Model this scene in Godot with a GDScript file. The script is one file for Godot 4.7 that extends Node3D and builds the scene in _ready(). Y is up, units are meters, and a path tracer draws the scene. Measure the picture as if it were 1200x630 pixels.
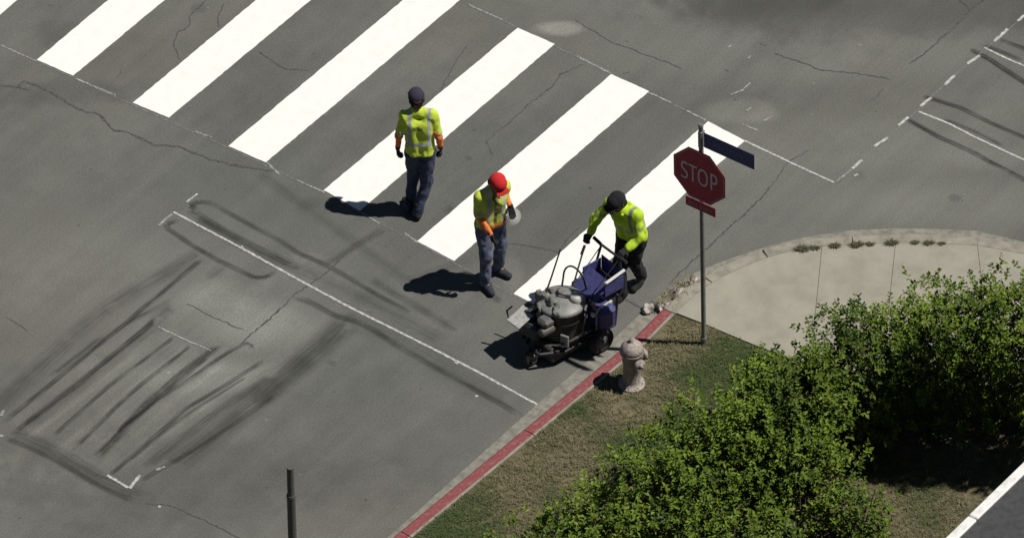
extends Node3D
# A street corner seen from above: three workers paint a zebra crossing next to a stop sign, a hydrant and a hedge.
# x runs across the street towards the kerb, -z up the street; the origin is on the asphalt in the middle of the view.

var rng := RandomNumberGenerator.new()
var M := {}
var used := {}

func _ready() -> void:
	rng.seed = 4711
	# ---- camera: long lens from a helicopter 90 m away
	var cam := Camera3D.new()
	cam.name = "camera"
	cam.position = Vector3(41.005, 59.12, 54.069)
	cam.rotation_degrees = Vector3(-41.063, 37.176, -0.392)
	cam.fov = 3.832
	cam.near = 1.0
	cam.far = 600.0
	add_child(cam)
	cam.current = true
	# ---- clear sky, sun high on the right
	var sky_mat := ProceduralSkyMaterial.new()
	sky_mat.sky_top_color = Color(0.36, 0.44, 0.56)
	sky_mat.sky_horizon_color = Color(0.60, 0.68, 0.78)
	sky_mat.sky_curve = 0.12
	sky_mat.ground_bottom_color = Color(0.22, 0.21, 0.19)
	sky_mat.ground_horizon_color = Color(0.45, 0.46, 0.46)
	var sky := Sky.new()
	sky.sky_material = sky_mat
	var env := Environment.new()
	env.background_mode = Environment.BG_SKY
	env.sky = sky
	env.background_energy_multiplier = 0.36
	env.tonemap_mode = Environment.TONE_MAPPER_LINEAR
	env.tonemap_exposure = 1.0
	env.sdfgi_enabled = true
	env.ssao_enabled = true
	env.ssil_enabled = true
	var we := WorldEnvironment.new()
	we.name = "world_environment"
	we.environment = env
	add_child(we)
	var sun := DirectionalLight3D.new()
	sun.name = "sun"
	sun.light_energy = 1.5
	sun.light_color = Color(1.0, 0.985, 0.955)
	sun.light_angular_distance = 0.6
	sun.shadow_enabled = true
	add_child(sun)
	var to_sun := Vector3(0.83 * cos(deg_to_rad(60.0)), sin(deg_to_rad(60.0)), -0.56 * cos(deg_to_rad(60.0)))
	sun.look_at_from_position(to_sun * 50.0, Vector3.ZERO, Vector3.UP)

	make_materials()
	# ---- the setting
	build_road()
	build_markings()
	build_curb()
	build_sidewalk()
	build_yard()
	build_house()
	# ---- trees and shrubs
	build_hedge()
	build_shade_tree()
	build_grass()
	# ---- street furniture
	build_stop_sign()
	build_hydrant()
	build_post()
	build_rubble()
	# ---- people and their machine
	build_machine()
	build_workers()
	build_beads()

# ------------------------------------------------------------------ helpers

func tag(o: Node, label: String, category: String, group := "") -> void:
	o.set_meta("label", label)
	o.set_meta("category", category)
	if group != "":
		o.set_meta("group", group)

func thing(called: String, at: Vector3, turn := 0.0) -> Node3D:
	var o := Node3D.new()
	o.name = numbered(called)
	add_child(o)
	o.position = at
	o.rotation.y = turn
	return o

func numbered(called: String) -> String:
	var n: int = used.get(called, 0)
	used[called] = n + 1
	return called if n == 0 else "%s_%03d" % [called, n]

func mesh_node(called: String, mesh: Mesh, m: Material, parent: Node = self, at := Vector3.ZERO) -> MeshInstance3D:
	var o := MeshInstance3D.new()
	o.mesh = mesh
	o.material_override = m
	o.name = numbered(called) if parent == self else called
	parent.add_child(o, true)
	o.position = at
	o.cast_shadow = GeometryInstance3D.SHADOW_CASTING_SETTING_ON
	return o

func structure(called: String, mesh: Mesh, m: Material) -> MeshInstance3D:
	var o := mesh_node(called, mesh, m)
	o.set_meta("kind", "structure")
	return o

func lin(r: float, g: float, b: float) -> Color:
	return Color(r, g, b).linear_to_srgb()

func flat(c: Color, rough := 0.8, metal := 0.0) -> StandardMaterial3D:
	var m := StandardMaterial3D.new()
	m.albedo_color = c
	m.roughness = rough
	m.metallic = metal
	m.cull_mode = BaseMaterial3D.CULL_DISABLED
	return m

# a surface whose colour wanders between the given tones (linear values), in world space
func mottled(tones: Array, size: float, rough := 0.9, relief := 0.0, freq := 0.012) -> StandardMaterial3D:
	var m := StandardMaterial3D.new()
	var n := FastNoiseLite.new()
	n.seed = rng.randi() % 10000
	n.noise_type = FastNoiseLite.TYPE_SIMPLEX_SMOOTH
	n.frequency = freq
	n.fractal_octaves = 6
	n.fractal_gain = 0.62
	var g := Gradient.new()
	g.offsets = PackedFloat32Array()
	g.colors = PackedColorArray()
	var offs := PackedFloat32Array()
	var cols := PackedColorArray()
	for i in tones.size():
		offs.append(0.18 + 0.64 * float(i) / maxf(1.0, tones.size() - 1))
		var t: Array = tones[i]
		cols.append(lin(t[0], t[1], t[2]))
	g.offsets = offs
	g.colors = cols
	var tx := NoiseTexture2D.new()
	tx.width = 512
	tx.height = 512
	tx.seamless = true
	tx.noise = n
	tx.color_ramp = g
	m.albedo_texture = tx
	m.uv1_triplanar = true
	m.uv1_world_triplanar = true
	m.uv1_scale = Vector3.ONE / size
	m.roughness = rough
	m.cull_mode = BaseMaterial3D.CULL_DISABLED
	if relief > 0.0:
		var tn := NoiseTexture2D.new()
		tn.width = 512
		tn.height = 512
		tn.seamless = true
		tn.noise = n
		tn.as_normal_map = true
		tn.bump_strength = relief
		m.normal_enabled = true
		m.normal_texture = tn
	return m

func vertex_coloured(rough := 0.9) -> StandardMaterial3D:
	var m := StandardMaterial3D.new()
	m.vertex_color_use_as_albedo = true
	m.roughness = rough
	m.cull_mode = BaseMaterial3D.CULL_DISABLED
	return m

func make_materials() -> void:
	M.white_paint = mottled([[0.735, 0.735, 0.70], [0.765, 0.765, 0.73], [0.785, 0.785, 0.75]], 1.3, 0.75)
	M.line_paint = mottled([[0.26, 0.26, 0.245], [0.40, 0.40, 0.38], [0.52, 0.52, 0.50]], 0.4, 0.85)
	M.chalk = mottled([[0.13, 0.13, 0.12], [0.23, 0.23, 0.215], [0.34, 0.34, 0.32]], 0.35, 0.95)
	M.faint_chalk = mottled([[0.125, 0.125, 0.117], [0.165, 0.165, 0.155], [0.23, 0.23, 0.215]], 0.3, 0.95)
	M.crack_shade = mottled([[0.040, 0.040, 0.037], [0.062, 0.061, 0.057], [0.10, 0.10, 0.094]], 0.25, 0.85)  # dark tone painted for the shade down inside the cracks
	M.road_far = mottled([[0.095, 0.094, 0.085], [0.115, 0.113, 0.104], [0.135, 0.132, 0.12]], 6.0, 0.92)
	M.concrete = mottled([[0.19, 0.175, 0.145], [0.25, 0.23, 0.19], [0.29, 0.268, 0.222]], 1.4, 0.92, 2.0)
	M.gutter = mottled([[0.15, 0.142, 0.122], [0.20, 0.19, 0.163], [0.25, 0.235, 0.20]], 0.9, 0.92, 2.0)
	M.walk = mottled([[0.255, 0.238, 0.195], [0.285, 0.267, 0.219], [0.31, 0.29, 0.24]], 3.0, 0.92, 1.0)
	M.red_curb = mottled([[0.21, 0.125, 0.108], [0.205, 0.070, 0.068], [0.215, 0.052, 0.055], [0.21, 0.045, 0.049], [0.18, 0.036, 0.040]], 0.4, 0.8)
	M.soil = mottled([[0.055, 0.056, 0.024], [0.078, 0.071, 0.034], [0.105, 0.090, 0.048], [0.145, 0.121, 0.071]], 2.6, 0.97, 3.0)
	M.steel = mottled([[0.16, 0.16, 0.15], [0.22, 0.22, 0.21], [0.27, 0.27, 0.26]], 0.6, 0.5)
	M.steel.metallic = 0.4
	M.black_metal = flat(lin(0.02, 0.02, 0.022), 0.55)
	M.rubber = flat(lin(0.016, 0.016, 0.016), 0.85)
	M.hydrant = mottled([[0.15, 0.115, 0.10], [0.33, 0.285, 0.255], [0.43, 0.39, 0.35]], 0.3, 0.75)
	M.leaf = vertex_coloured(0.55)
	M.leaf.metallic_specular = 0.35
	M.leaf.backlight_enabled = true
	M.leaf.backlight = lin(0.035, 0.055, 0.006)
	M.bark = mottled([[0.05, 0.038, 0.026], [0.09, 0.07, 0.05]], 0.3, 0.95)
	M.cloth = vertex_coloured(0.95)
	M.skin = vertex_coloured(0.65)

# ---- mesh building: a bag of triangles with flat or given normals
func surf() -> SurfaceTool:
	var st := SurfaceTool.new()
	st.begin(Mesh.PRIMITIVE_TRIANGLES)
	st.set_smooth_group(-1)
	return st

func done(st: SurfaceTool) -> ArrayMesh:
	st.generate_normals()
	return st.commit()

func quad(st: SurfaceTool, a: Vector3, b: Vector3, c: Vector3, d: Vector3) -> void:
	for p: Vector3 in [a, b, c, a, c, d]:
		st.add_vertex(p)

# box with chamfered edges, in a frame
func add_box(st: SurfaceTool, t: Transform3D, size: Vector3, bevel := 0.01) -> void:
	var h := size * 0.5
	var b := minf(bevel, minf(h.x, minf(h.y, h.z)) * 0.6)
	var v := func(sx: float, sy: float, sz: float, ax: int) -> Vector3:
		var p := Vector3(sx * (h.x - b), sy * (h.y - b), sz * (h.z - b))
		p[ax] = [sx * h.x, sy * h.y, sz * h.z][ax]
		return t * p
	for ax in 3:
		var u := (ax + 1) % 3
		var w := (ax + 2) % 3
		for s: float in [-1.0, 1.0]:
			var q := []
			for k: Array in [[-1.0, -1.0], [1.0, -1.0], [1.0, 1.0], [-1.0, 1.0]]:
				var sg := Vector3.ZERO
				sg[ax] = s
				sg[u] = k[0]
				sg[w] = k[1]
				q.append(v.call(sg.x, sg.y, sg.z, ax))
			if s > 0:
				quad(st, q[3], q[2], q[1], q[0])
			else:
				quad(st, q[0], q[1], q[2], q[3])
	# chamfers along the twelve edges
	for ax in 3:
		var u := (ax + 1) % 3
		var w := (ax + 2) % 3
		for su: float in [-1.0, 1.0]:
			for sw: float in [-1.0, 1.0]:
				var s0 := Vector3.ZERO
				s0[u] = su
				s0[w] = sw
				s0[ax] = -1.0
				var s1 := s0
				s1[ax] = 1.0
				quad(st, v.call(s0.x, s0.y, s0.z, u), v.call(s1.x, s1.y, s1.z, u), v.call(s1.x, s1.y, s1.z, w), v.call(s0.x, s0.y, s0.z, w))
	for sx: float in [-1.0, 1.0]:
		for sy: float in [-1.0, 1.0]:
			for sz: float in [-1.0, 1.0]:
				for ax in 3:
					st.add_vertex(v.call(sx, sy, sz, ax))

func box_mesh(size: Vector3, bevel := 0.01, t := Transform3D.IDENTITY) -> ArrayMesh:
	var st := surf()
	add_box(st, t, size, bevel)
	return done(st)

# a round bar through points, with a radius at each (or one for all)
func add_tube(st: SurfaceTool, pts: Array, r0: float, r1 := -1.0, sides := 8) -> void:
	if r1 < 0.0:
		r1 = r0
	st.set_smooth_group(1)
	var rings := []
	var prev := Vector3.ZERO
	for i in pts.size():
		var p: Vector3 = pts[i]
		var d: Vector3
		if i == 0:
			d = pts[1] - p
		elif i == pts.size() - 1:
			d = p - pts[i - 1]
		else:
			d = (pts[i + 1] - p).normalized() + (p - pts[i - 1]).normalized()
		d = d.normalized()
		var side := prev
		if i == 0 or absf(side.dot(d)) > 0.98:
			side = d.cross(Vector3.UP if absf(d.y) < 0.9 else Vector3.RIGHT)
		side = (side - d * side.dot(d)).normalized()
		prev = side
		var up := d.cross(side)
		var r := lerpf(r0, r1, float(i) / (pts.size() - 1))
		var ring := []
		for k in sides:
			var a := TAU * k / sides
			ring.append(p + (side * cos(a) + up * sin(a)) * r)
		rings.append(ring)
	for i in rings.size() - 1:
		for k in sides:
			var k2 := (k + 1) % sides
			quad(st, rings[i][k], rings[i][k2], rings[i + 1][k2], rings[i + 1][k])
	st.set_smooth_group(-1)
	for e: int in [0, rings.size() - 1]:
		for k in sides:
			st.add_vertex(pts[e])
			st.add_vertex(rings[e][k])
			st.add_vertex(rings[e][(k + 1) % sides])

func tube_mesh(pts: Array, r0: float, r1 := -1.0, sides := 8) -> ArrayMesh:
	var st := surf()
	add_tube(st, pts, r0, r1, sides)
	return done(st)

# a turned shape: profile of (radius, height), turned about the y axis of t
func add_lathe(st: SurfaceTool, prof: Array, sides := 20, t := Transform3D.IDENTITY) -> void:
	st.set_smooth_group(2)
	for i in prof.size() - 1:
		var p: Vector2 = prof[i]
		var q: Vector2 = prof[i + 1]
		for k in sides:
			var a := TAU * k / sides
			var b := TAU * (k + 1) / sides
			quad(st, t * Vector3(cos(a) * p.x, p.y, sin(a) * p.x), t * Vector3(cos(b) * p.x, p.y, sin(b) * p.x),
				t * Vector3(cos(b) * q.x, q.y, sin(b) * q.x), t * Vector3(cos(a) * q.x, q.y, sin(a) * q.x))
	st.set_smooth_group(-1)

func lathe_mesh(prof: Array, sides := 20, t := Transform3D.IDENTITY) -> ArrayMesh:
	var st := surf()
	add_lathe(st, prof, sides, t)
	return done(st)

# a flat outline (x, z) standing from y0 up to y1
func add_prism(st: SurfaceTool, outline: PackedVector2Array, y0: float, y1: float) -> void:
	var idx := Geometry2D.triangulate_polygon(outline)
	for k in range(0, idx.size(), 3):
		for j: int in [0, 1, 2]:
			var p := outline[idx[k + j]]
			st.add_vertex(Vector3(p.x, y1, p.y))
	for i in outline.size():
		var p := outline[i]
		var q := outline[(i + 1) % outline.size()]
		quad(st, Vector3(p.x, y0, p.y), Vector3(q.x, y0, q.y), Vector3(q.x, y1, q.y), Vector3(p.x, y1, p.y))

func prism_mesh(outline: PackedVector2Array, y0: float, y1: float) -> ArrayMesh:
	var st := surf()
	add_prism(st, outline, y0, y1)
	return up_facing(done(st))

# normals of flat tops must look up whichever way the outline ran
func up_facing(m: ArrayMesh) -> ArrayMesh:
	var arr := m.surface_get_arrays(0)
	var n: PackedVector3Array = arr[Mesh.ARRAY_NORMAL]
	var v: PackedVector3Array = arr[Mesh.ARRAY_VERTEX]
	if arr[Mesh.ARRAY_INDEX] != null:
		return m
	for i in range(0, v.size(), 3):
		if n[i].y < -0.7:
			var t := v[i + 1]
			v[i + 1] = v[i + 2]
			v[i + 2] = t
			for j in 3:
				n[i + j] = -n[i + j]
	arr[Mesh.ARRAY_VERTEX] = v
	arr[Mesh.ARRAY_NORMAL] = n
	var o := ArrayMesh.new()
	o.add_surface_from_arrays(Mesh.PRIMITIVE_TRIANGLES, arr)
	return o

func sheet(outline: PackedVector2Array, y: float) -> ArrayMesh:
	var idx := Geometry2D.triangulate_polygon(outline)
	var v := PackedVector3Array()
	var n := PackedVector3Array()
	for k in range(0, idx.size(), 3):
		var a := outline[idx[k]]
		var b := outline[idx[k + 1]]
		var c := outline[idx[k + 2]]
		if (b - a).cross(c - a) < 0.0:
			var t := b
			b = c
			c = t
		for p: Vector2 in [a, b, c]:
			v.append(Vector3(p.x, y, p.y))
			n.append(Vector3.UP)
	return arrays_mesh(v, n)

func arrays_mesh(v: PackedVector3Array, n: PackedVector3Array, c := PackedColorArray(), idx := PackedInt32Array()) -> ArrayMesh:
	var arr := []
	arr.resize(Mesh.ARRAY_MAX)
	arr[Mesh.ARRAY_VERTEX] = v
	arr[Mesh.ARRAY_NORMAL] = n
	if c.size() > 0:
		arr[Mesh.ARRAY_COLOR] = c
	if idx.size() > 0:
		arr[Mesh.ARRAY_INDEX] = idx
	var m := ArrayMesh.new()
	m.add_surface_from_arrays(Mesh.PRIMITIVE_TRIANGLES, arr)
	return m

# a strip on the ground along a line, with ragged edges
func ribbon(pts: PackedVector2Array, width: float, y: float, ragged: float, step: float, wander := 0.0) -> ArrayMesh:
	var line := PackedVector2Array()
	for i in pts.size() - 1:
		var n := maxi(1, int(pts[i].distance_to(pts[i + 1]) / step))
		for k in n:
			line.append(pts[i].lerp(pts[i + 1], float(k) / n))
	line.append(pts[pts.size() - 1])
	var left := PackedVector2Array()
	var right := PackedVector2Array()
	for i in line.size():
		var d := (line[mini(i + 1, line.size() - 1)] - line[maxi(i - 1, 0)]).normalized()
		var s := Vector2(-d.y, d.x)
		var p := line[i] + s * rng.randf_range(-wander, wander)
		var end := 1.0
		if wander > 0.0 and (i == 0 or i == line.size() - 1):
			end = 0.3
		left.append(p + s * width * 0.5 * end * rng.randf_range(1.0 - ragged, 1.0 + ragged))
		right.append(p - s * width * 0.5 * end * rng.randf_range(1.0 - ragged, 1.0 + ragged))
	var v := PackedVector3Array()
	var n := PackedVector3Array()
	for i in line.size() - 1:
		for p: Vector2 in [left[i], right[i], right[i + 1], left[i], right[i + 1], left[i + 1]]:
			v.append(Vector3(p.x, y, p.y))
			n.append(Vector3.UP)
	return arrays_mesh(v, n)

# a profile (out, up) carried along a line on the ground; out is to the left of the line's run
func sweep(pts: PackedVector2Array, prof: PackedVector2Array) -> ArrayMesh:
	var st := surf()
	var rows := []
	for i in pts.size():
		var d0 := (pts[i] - pts[maxi(i - 1, 0)]).normalized()
		var d1 := (pts[mini(i + 1, pts.size() - 1)] - pts[i]).normalized()
		var d := (d0 + d1).normalized()
		var s := Vector2(d.y, -d.x)
		var row := []
		for q in prof:
			var g := pts[i] + s * q.x
			row.append(Vector3(g.x, q.y, g.y))
		rows.append(row)
	for i in rows.size() - 1:
		for k in prof.size() - 1:
			quad(st, rows[i][k], rows[i][k + 1], rows[i + 1][k + 1], rows[i + 1][k])
	for e: int in [0, rows.size() - 1]:
		for k in range(1, prof.size() - 1):
			st.add_vertex(rows[e][0])
			st.add_vertex(rows[e][k])
			st.add_vertex(rows[e][k + 1])
	return up_facing(done(st))

# ---- smooth bodies: tapered capsules joined with a smooth minimum, meshed as surface nets
# bones: [a, b, radius at a, radius at b]; the result is appended to bag {v, n, c, i}
func new_bag() -> Dictionary:
	return {"v": PackedVector3Array(), "n": PackedVector3Array(), "c": PackedColorArray(), "i": PackedInt32Array()}

func blob(bag: Dictionary, bones: Array, cell: float, k: float, paint: Callable, fold := 0.0, fold_freq := 9.0, clips := []) -> void:
	var lo := Vector3.INF
	var hi := -Vector3.INF
	for b: Array in bones:
		var r: float = maxf(b[2], b[3])
		for p: Vector3 in [b[0], b[1]]:
			lo = lo.min(p - Vector3.ONE * r)
			hi = hi.max(p + Vector3.ONE * r)
	lo -= Vector3.ONE * (cell * 3.0 + fold)
	hi += Vector3.ONE * (cell * 3.0 + fold)
	var nx := int((hi.x - lo.x) / cell) + 2
	var ny := int((hi.y - lo.y) / cell) + 2
	var nz := int((hi.z - lo.z) / cell) + 2
	var nxy := nx * ny
	var f := PackedFloat32Array()
	f.resize(nxy * nz)
	f.fill(1.0)
	for b: Array in bones:
		var a: Vector3 = b[0]
		var e: Vector3 = b[1]
		var ra: float = b[2]
		var rb: float = b[3]
		var ba := e - a
		var l2 := maxf(ba.length_squared(), 1e-9)
		var m := Vector3.ONE * (maxf(ra, rb) + k + cell * 2.0)
		var i0 := ((a.min(e) - m - lo) / cell).floor()
		var i1 := ((a.max(e) + m - lo) / cell).ceil()
		for z in range(maxi(0, int(i0.z)), mini(nz, int(i1.z) + 1)):
			for y in range(maxi(0, int(i0.y)), mini(ny, int(i1.y) + 1)):
				var at := z * nxy + y * nx
				for x in range(maxi(0, int(i0.x)), mini(nx, int(i1.x) + 1)):
					var pa := lo + Vector3(x, y, z) * cell - a
					var h := clampf(pa.dot(ba) / l2, 0.0, 1.0)
					var d := (pa - ba * h).length() - ra - (rb - ra) * h
					var o := f[at + x]
					var q := maxf(k - absf(o - d), 0.0) / k
					f[at + x] = minf(o, d) - q * q * k * 0.25
	if fold > 0.0 or clips.size() > 0:
		var noise := FastNoiseLite.new()
		noise.seed = 77
		noise.frequency = fold_freq
		noise.fractal_octaves = 2
		for z in nz:
			for y in ny:
				for x in nx:
					var at := z * nxy + y * nx + x
					var o := f[at]
					if o < 0.05 and o > -0.05:
						var p := lo + Vector3(x, y, z) * cell
						if fold > 0.0:
							o += noise.get_noise_3d(p.x, p.y * 0.7, p.z) * fold * 2.0
						f[at] = o
					if o < 0.05:
						var p := lo + Vector3(x, y, z) * cell
						for cl: Plane in clips:
							o = maxf(o, cl.distance_to(p))
						f[at] = o
	var ids := PackedInt32Array()
	ids.resize(nxy * nz)
	ids.fill(-1)
	var v: PackedVector3Array = bag.v
	var n: PackedVector3Array = bag.n
	var c: PackedColorArray = bag.c
	var idx: PackedInt32Array = bag.i
	var co := [0, 1, nx, nx + 1, nxy, nxy + 1, nxy + nx, nxy + nx + 1]
	var c1: int = nx
	var edges := [[0, 1], [2, 3], [4, 5], [6, 7], [0, 2], [1, 3], [4, 6], [5, 7], [0, 4], [1, 5], [2, 6], [3, 7]]
	for z in nz - 1:
		for y in ny - 1:
			var row := z * nxy + y * nx
			for x in nx - 1:
				var at := row + x
				var s0 := f[at] < 0.0
				if s0 == (f[at + 1] < 0.0) and s0 == (f[at + c1] < 0.0) and s0 == (f[at + c1 + 1] < 0.0) and s0 == (f[at + nxy] < 0.0) and s0 == (f[at + nxy + 1] < 0.0) and s0 == (f[at + nxy + c1] < 0.0) and s0 == (f[at + nxy + c1 + 1] < 0.0):
					continue
				var g := PackedFloat32Array()
				for q: int in co:
					g.append(f[at + q])
				var sum := Vector3.ZERO
				var cnt := 0
				for ed: Array in edges:
					var ga := g[ed[0]]
					var gb := g[ed[1]]
					if (ga < 0.0) != (gb < 0.0):
						var t := ga / (ga - gb)
						var pa := Vector3(ed[0] & 1, (ed[0] >> 1) & 1, (ed[0] >> 2) & 1)
						var pb := Vector3(ed[1] & 1, (ed[1] >> 1) & 1, (ed[1] >> 2) & 1)
						sum += pa.lerp(pb, t)
						cnt += 1
				var p := lo + (Vector3(x, y, z) + sum / cnt) * cell
				var nn := Vector3(g[1] + g[3] + g[5] + g[7] - g[0] - g[2] - g[4] - g[6],
					g[2] + g[3] + g[6] + g[7] - g[0] - g[1] - g[4] - g[5],
					g[4] + g[5] + g[6] + g[7] - g[0] - g[1] - g[2] - g[3]).normalized()
				ids[at] = v.size()
				v.append(p)
				n.append(nn)
				c.append(paint.call(p))
	for z in range(1, nz - 1):
		for y in range(1, ny - 1):
			for x in range(1, nx - 1):
				var at := z * nxy + y * nx + x
				var s0 := f[at] < 0.0
				if s0 != (f[at + 1] < 0.0):
					net_quad(idx, ids[at], ids[at - nx], ids[at - nx - nxy], ids[at - nxy], s0)
				if s0 != (f[at + nx] < 0.0):
					net_quad(idx, ids[at], ids[at - nxy], ids[at - nxy - 1], ids[at - 1], s0)
				if s0 != (f[at + nxy] < 0.0):
					net_quad(idx, ids[at], ids[at - 1], ids[at - 1 - nx], ids[at - nx], s0)
	bag.v = v
	bag.n = n
	bag.c = c
	bag.i = idx

func net_quad(idx: PackedInt32Array, a: int, b: int, c: int, d: int, flip: bool) -> void:
	if a < 0 or b < 0 or c < 0 or d < 0:
		return
	if flip:
		idx.append_array(PackedInt32Array([a, c, b, a, d, c]))
	else:
		idx.append_array(PackedInt32Array([a, b, c, a, c, d]))

func bag_mesh(bag: Dictionary) -> ArrayMesh:
	return arrays_mesh(bag.v, bag.n, bag.c, bag.i)

# crosswalk bars: near left, near right, far right, far left corner (x, z), metres
const BARS := [
	[Vector2(-8.02, 0.41), Vector2(-7.48, 0.37), Vector2(-7.57, -3.34), Vector2(-8.12, -3.32)],
	[Vector2(-6.62, 0.34), Vector2(-6.10, 0.31), Vector2(-6.14, -3.38), Vector2(-6.69, -3.36)],
	[Vector2(-5.24, 0.28), Vector2(-4.74, 0.24), Vector2(-4.75, -3.44), Vector2(-5.27, -3.39)],
	[Vector2(-3.88, 0.23), Vector2(-3.36, 0.20), Vector2(-3.35, -3.45), Vector2(-3.88, -3.43)],
	[Vector2(-2.53, 0.19), Vector2(-1.98, 0.23), Vector2(-1.98, -3.46), Vector2(-2.50, -3.44)],
	[Vector2(-1.14, 0.26), Vector2(-0.60, 0.28), Vector2(-0.60, -3.42), Vector2(-1.13, -3.41)],
	[Vector2(0.27, 0.33), Vector2(0.79, 0.34), Vector2(0.80, -3.36), Vector2(0.26, -3.39)],
]
# thin painted and chalked guide lines: width, cover, points (x, z)
var LINES := [
	[0.02, 0.75, PackedVector2Array([Vector2(-7.13, 0.38), Vector2(-6.61, 0.36)])],
	[0.02, 0.75, PackedVector2Array([Vector2(-6.04, 0.33), Vector2(-5.48, 0.29)])],
	[0.02, 0.75, PackedVector2Array([Vector2(-4.35, 0.25), Vector2(-4.13, 0.22)])],
	[0.02, 0.75, PackedVector2Array([Vector2(-3.35, 0.19), Vector2(-3.11, 0.27)])],
	[0.02, 0.75, PackedVector2Array([Vector2(-2.88, 0.23), Vector2(-2.50, 0.21)])],
	[0.02, 0.75, PackedVector2Array([Vector2(-1.94, 0.24), Vector2(-1.67, 0.27)])],
	[0.02, 0.75, PackedVector2Array([Vector2(-1.34, 0.23), Vector2(-1.12, 0.27)])],
	[0.025, 0.8, PackedVector2Array([Vector2(-3.21, -3.44), Vector2(-2.74, -3.45)])],
	[0.025, 0.8, PackedVector2Array([Vector2(-1.64, -3.44), Vector2(-1.14, -3.42)])],
	[0.025, 0.8, PackedVector2Array([Vector2(-0.60, -3.40), Vector2(-0.28, -3.41)])],
	[0.025, 0.8, PackedVector2Array([Vector2(-0.04, -3.40), Vector2(0.23, -3.39)])],
	[0.026, 0.95, PackedVector2Array([Vector2(0.80, -3.36), Vector2(1.54, -3.36), Vector2(2.04, -3.37)])],
	[0.03, 1, PackedVector2Array([Vector2(-3.66, 1.50), Vector2(-2.65, 1.53), Vector2(-1.87, 1.57), Vector2(-1.06, 1.60), Vector2(0.02, 1.60), Vector2(0.74, 1.61), Vector2(1.59, 1.65)])],
	[0.03, 0.7, PackedVector2Array([Vector2(-3.65, 1.78), Vector2(-3.65, 1.54)])],
	[0.025, 0.9, PackedVector2Array([Vector2(-3.65, 1.28), Vector2(-3.64, 1.09)])],
	[0.03, 0.6, PackedVector2Array([Vector2(-3.04, 5.31), Vector2(-3.06, 5.22)])],
	[0.035, 0.7, PackedVector2Array([Vector2(-2.90, 5.57), Vector2(-2.80, 5.55)])],
	[0.034, 1, PackedVector2Array([Vector2(-1.49, 5.36), Vector2(-1.18, 5.38)])],
	[0.034, 1, PackedVector2Array([Vector2(-1.16, 5.38), Vector2(-1.20, 5.15)])],
	[0.03, 0.6, PackedVector2Array([Vector2(-1.11, 4.98), Vector2(-1.07, 4.88)])],
	[0.02, 0.7, PackedVector2Array([Vector2(-2.57, 3.13), Vector2(-2.22, 3.12), Vector2(-1.85, 3.09)])],
	[0.036, 0.9, PackedVector2Array([Vector2(2.07, -3.69), Vector2(2.07, -3.88)])],
	[0.036, 0.9, PackedVector2Array([Vector2(2.04, -4.16), Vector2(2.08, -4.38)])],
	[0.036, 0.9, PackedVector2Array([Vector2(2.05, -4.63), Vector2(2.06, -4.82)])],
	[0.036, 0.9, PackedVector2Array([Vector2(2.06, -5.06), Vector2(2.07, -5.26)])],
	[0.036, 0.9, PackedVector2Array([Vector2(2.07, -5.54), Vector2(2.06, -5.75)])],
	[0.036, 0.9, PackedVector2Array([Vector2(2.06, -6.01), Vector2(2.09, -6.22)])],
	[0.036, 0.9, PackedVector2Array([Vector2(2.08, -6.53), Vector2(2.08, -6.81)])],
	[0.036, 0.9, PackedVector2Array([Vector2(2.09, -7.00), Vector2(2.10, -7.21)])],
	[0.02, 0.5, PackedVector2Array([Vector2(2.05, -3.41), Vector2(2.07, -3.67)])],
	[0.027, 1, PackedVector2Array([Vector2(2.10, -4.97), Vector2(2.50, -5.00), Vector2(2.85, -4.98), Vector2(3.54, -4.98), Vector2(4.23, -4.99)])],
	[0.027, 1, PackedVector2Array([Vector2(2.05, -6.37), Vector2(2.35, -6.36), Vector2(2.60, -6.37), Vector2(3.31, -6.37)])],
	[0.022, 0.5, PackedVector2Array([Vector2(-0.33, -4.60), Vector2(-0.32, -4.67)])],
	[0.022, 0.5, PackedVector2Array([Vector2(-0.03, -4.58), Vector2(-0.04, -4.64)])],
	[0.022, 0.5, PackedVector2Array([Vector2(0.19, -3.93), Vector2(0.24, -4.05)])],
	[0.022, 0.5, PackedVector2Array([Vector2(0.25, -4.05), Vector2(0.25, -4.24)])],
	[0.022, 0.5, PackedVector2Array([Vector2(0.51, -3.80), Vector2(0.51, -3.88)])],
	[0.022, 0.5, PackedVector2Array([Vector2(0.77, -3.77), Vector2(0.80, -3.91)])],
	[0.022, 0.5, PackedVector2Array([Vector2(0.61, -3.58), Vector2(0.81, -3.60)])],
	[0.03, 0.9, PackedVector2Array([Vector2(-2.68, 1.51), Vector2(-2.64, 1.52)])],
	[0.03, 0.9, PackedVector2Array([Vector2(0.43, 1.63), Vector2(0.48, 1.63)])],
	[0.03, 0.9, PackedVector2Array([Vector2(0.95, 1.93), Vector2(0.98, 1.94)])],
	[0.03, 0.9, PackedVector2Array([Vector2(2.16, -3.60), Vector2(2.17, -3.65)])],
	[0.03, 0.9, PackedVector2Array([Vector2(-0.73, 5.42), Vector2(-0.70, 5.41)])],
	[0.012, 0.3, PackedVector2Array([Vector2(-7.13, 0.38), Vector2(-6.61, 0.36), Vector2(-5.22, 0.31), Vector2(-3.87, 0.25), Vector2(-2.50, 0.23), Vector2(-1.12, 0.28), Vector2(0.28, 0.35), Vector2(0.75, 0.36)])],
	[0.014, 0.3, PackedVector2Array([Vector2(-3.24, -3.45), Vector2(-2.50, -3.44), Vector2(-1.13, -3.41), Vector2(0.26, -3.39), Vector2(0.80, -3.36)])],
	[0.01, 0.3, PackedVector2Array([Vector2(2.05, -3.41), Vector2(2.08, -4.38), Vector2(2.06, -5.75), Vector2(2.10, -7.21)])],
]
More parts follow.
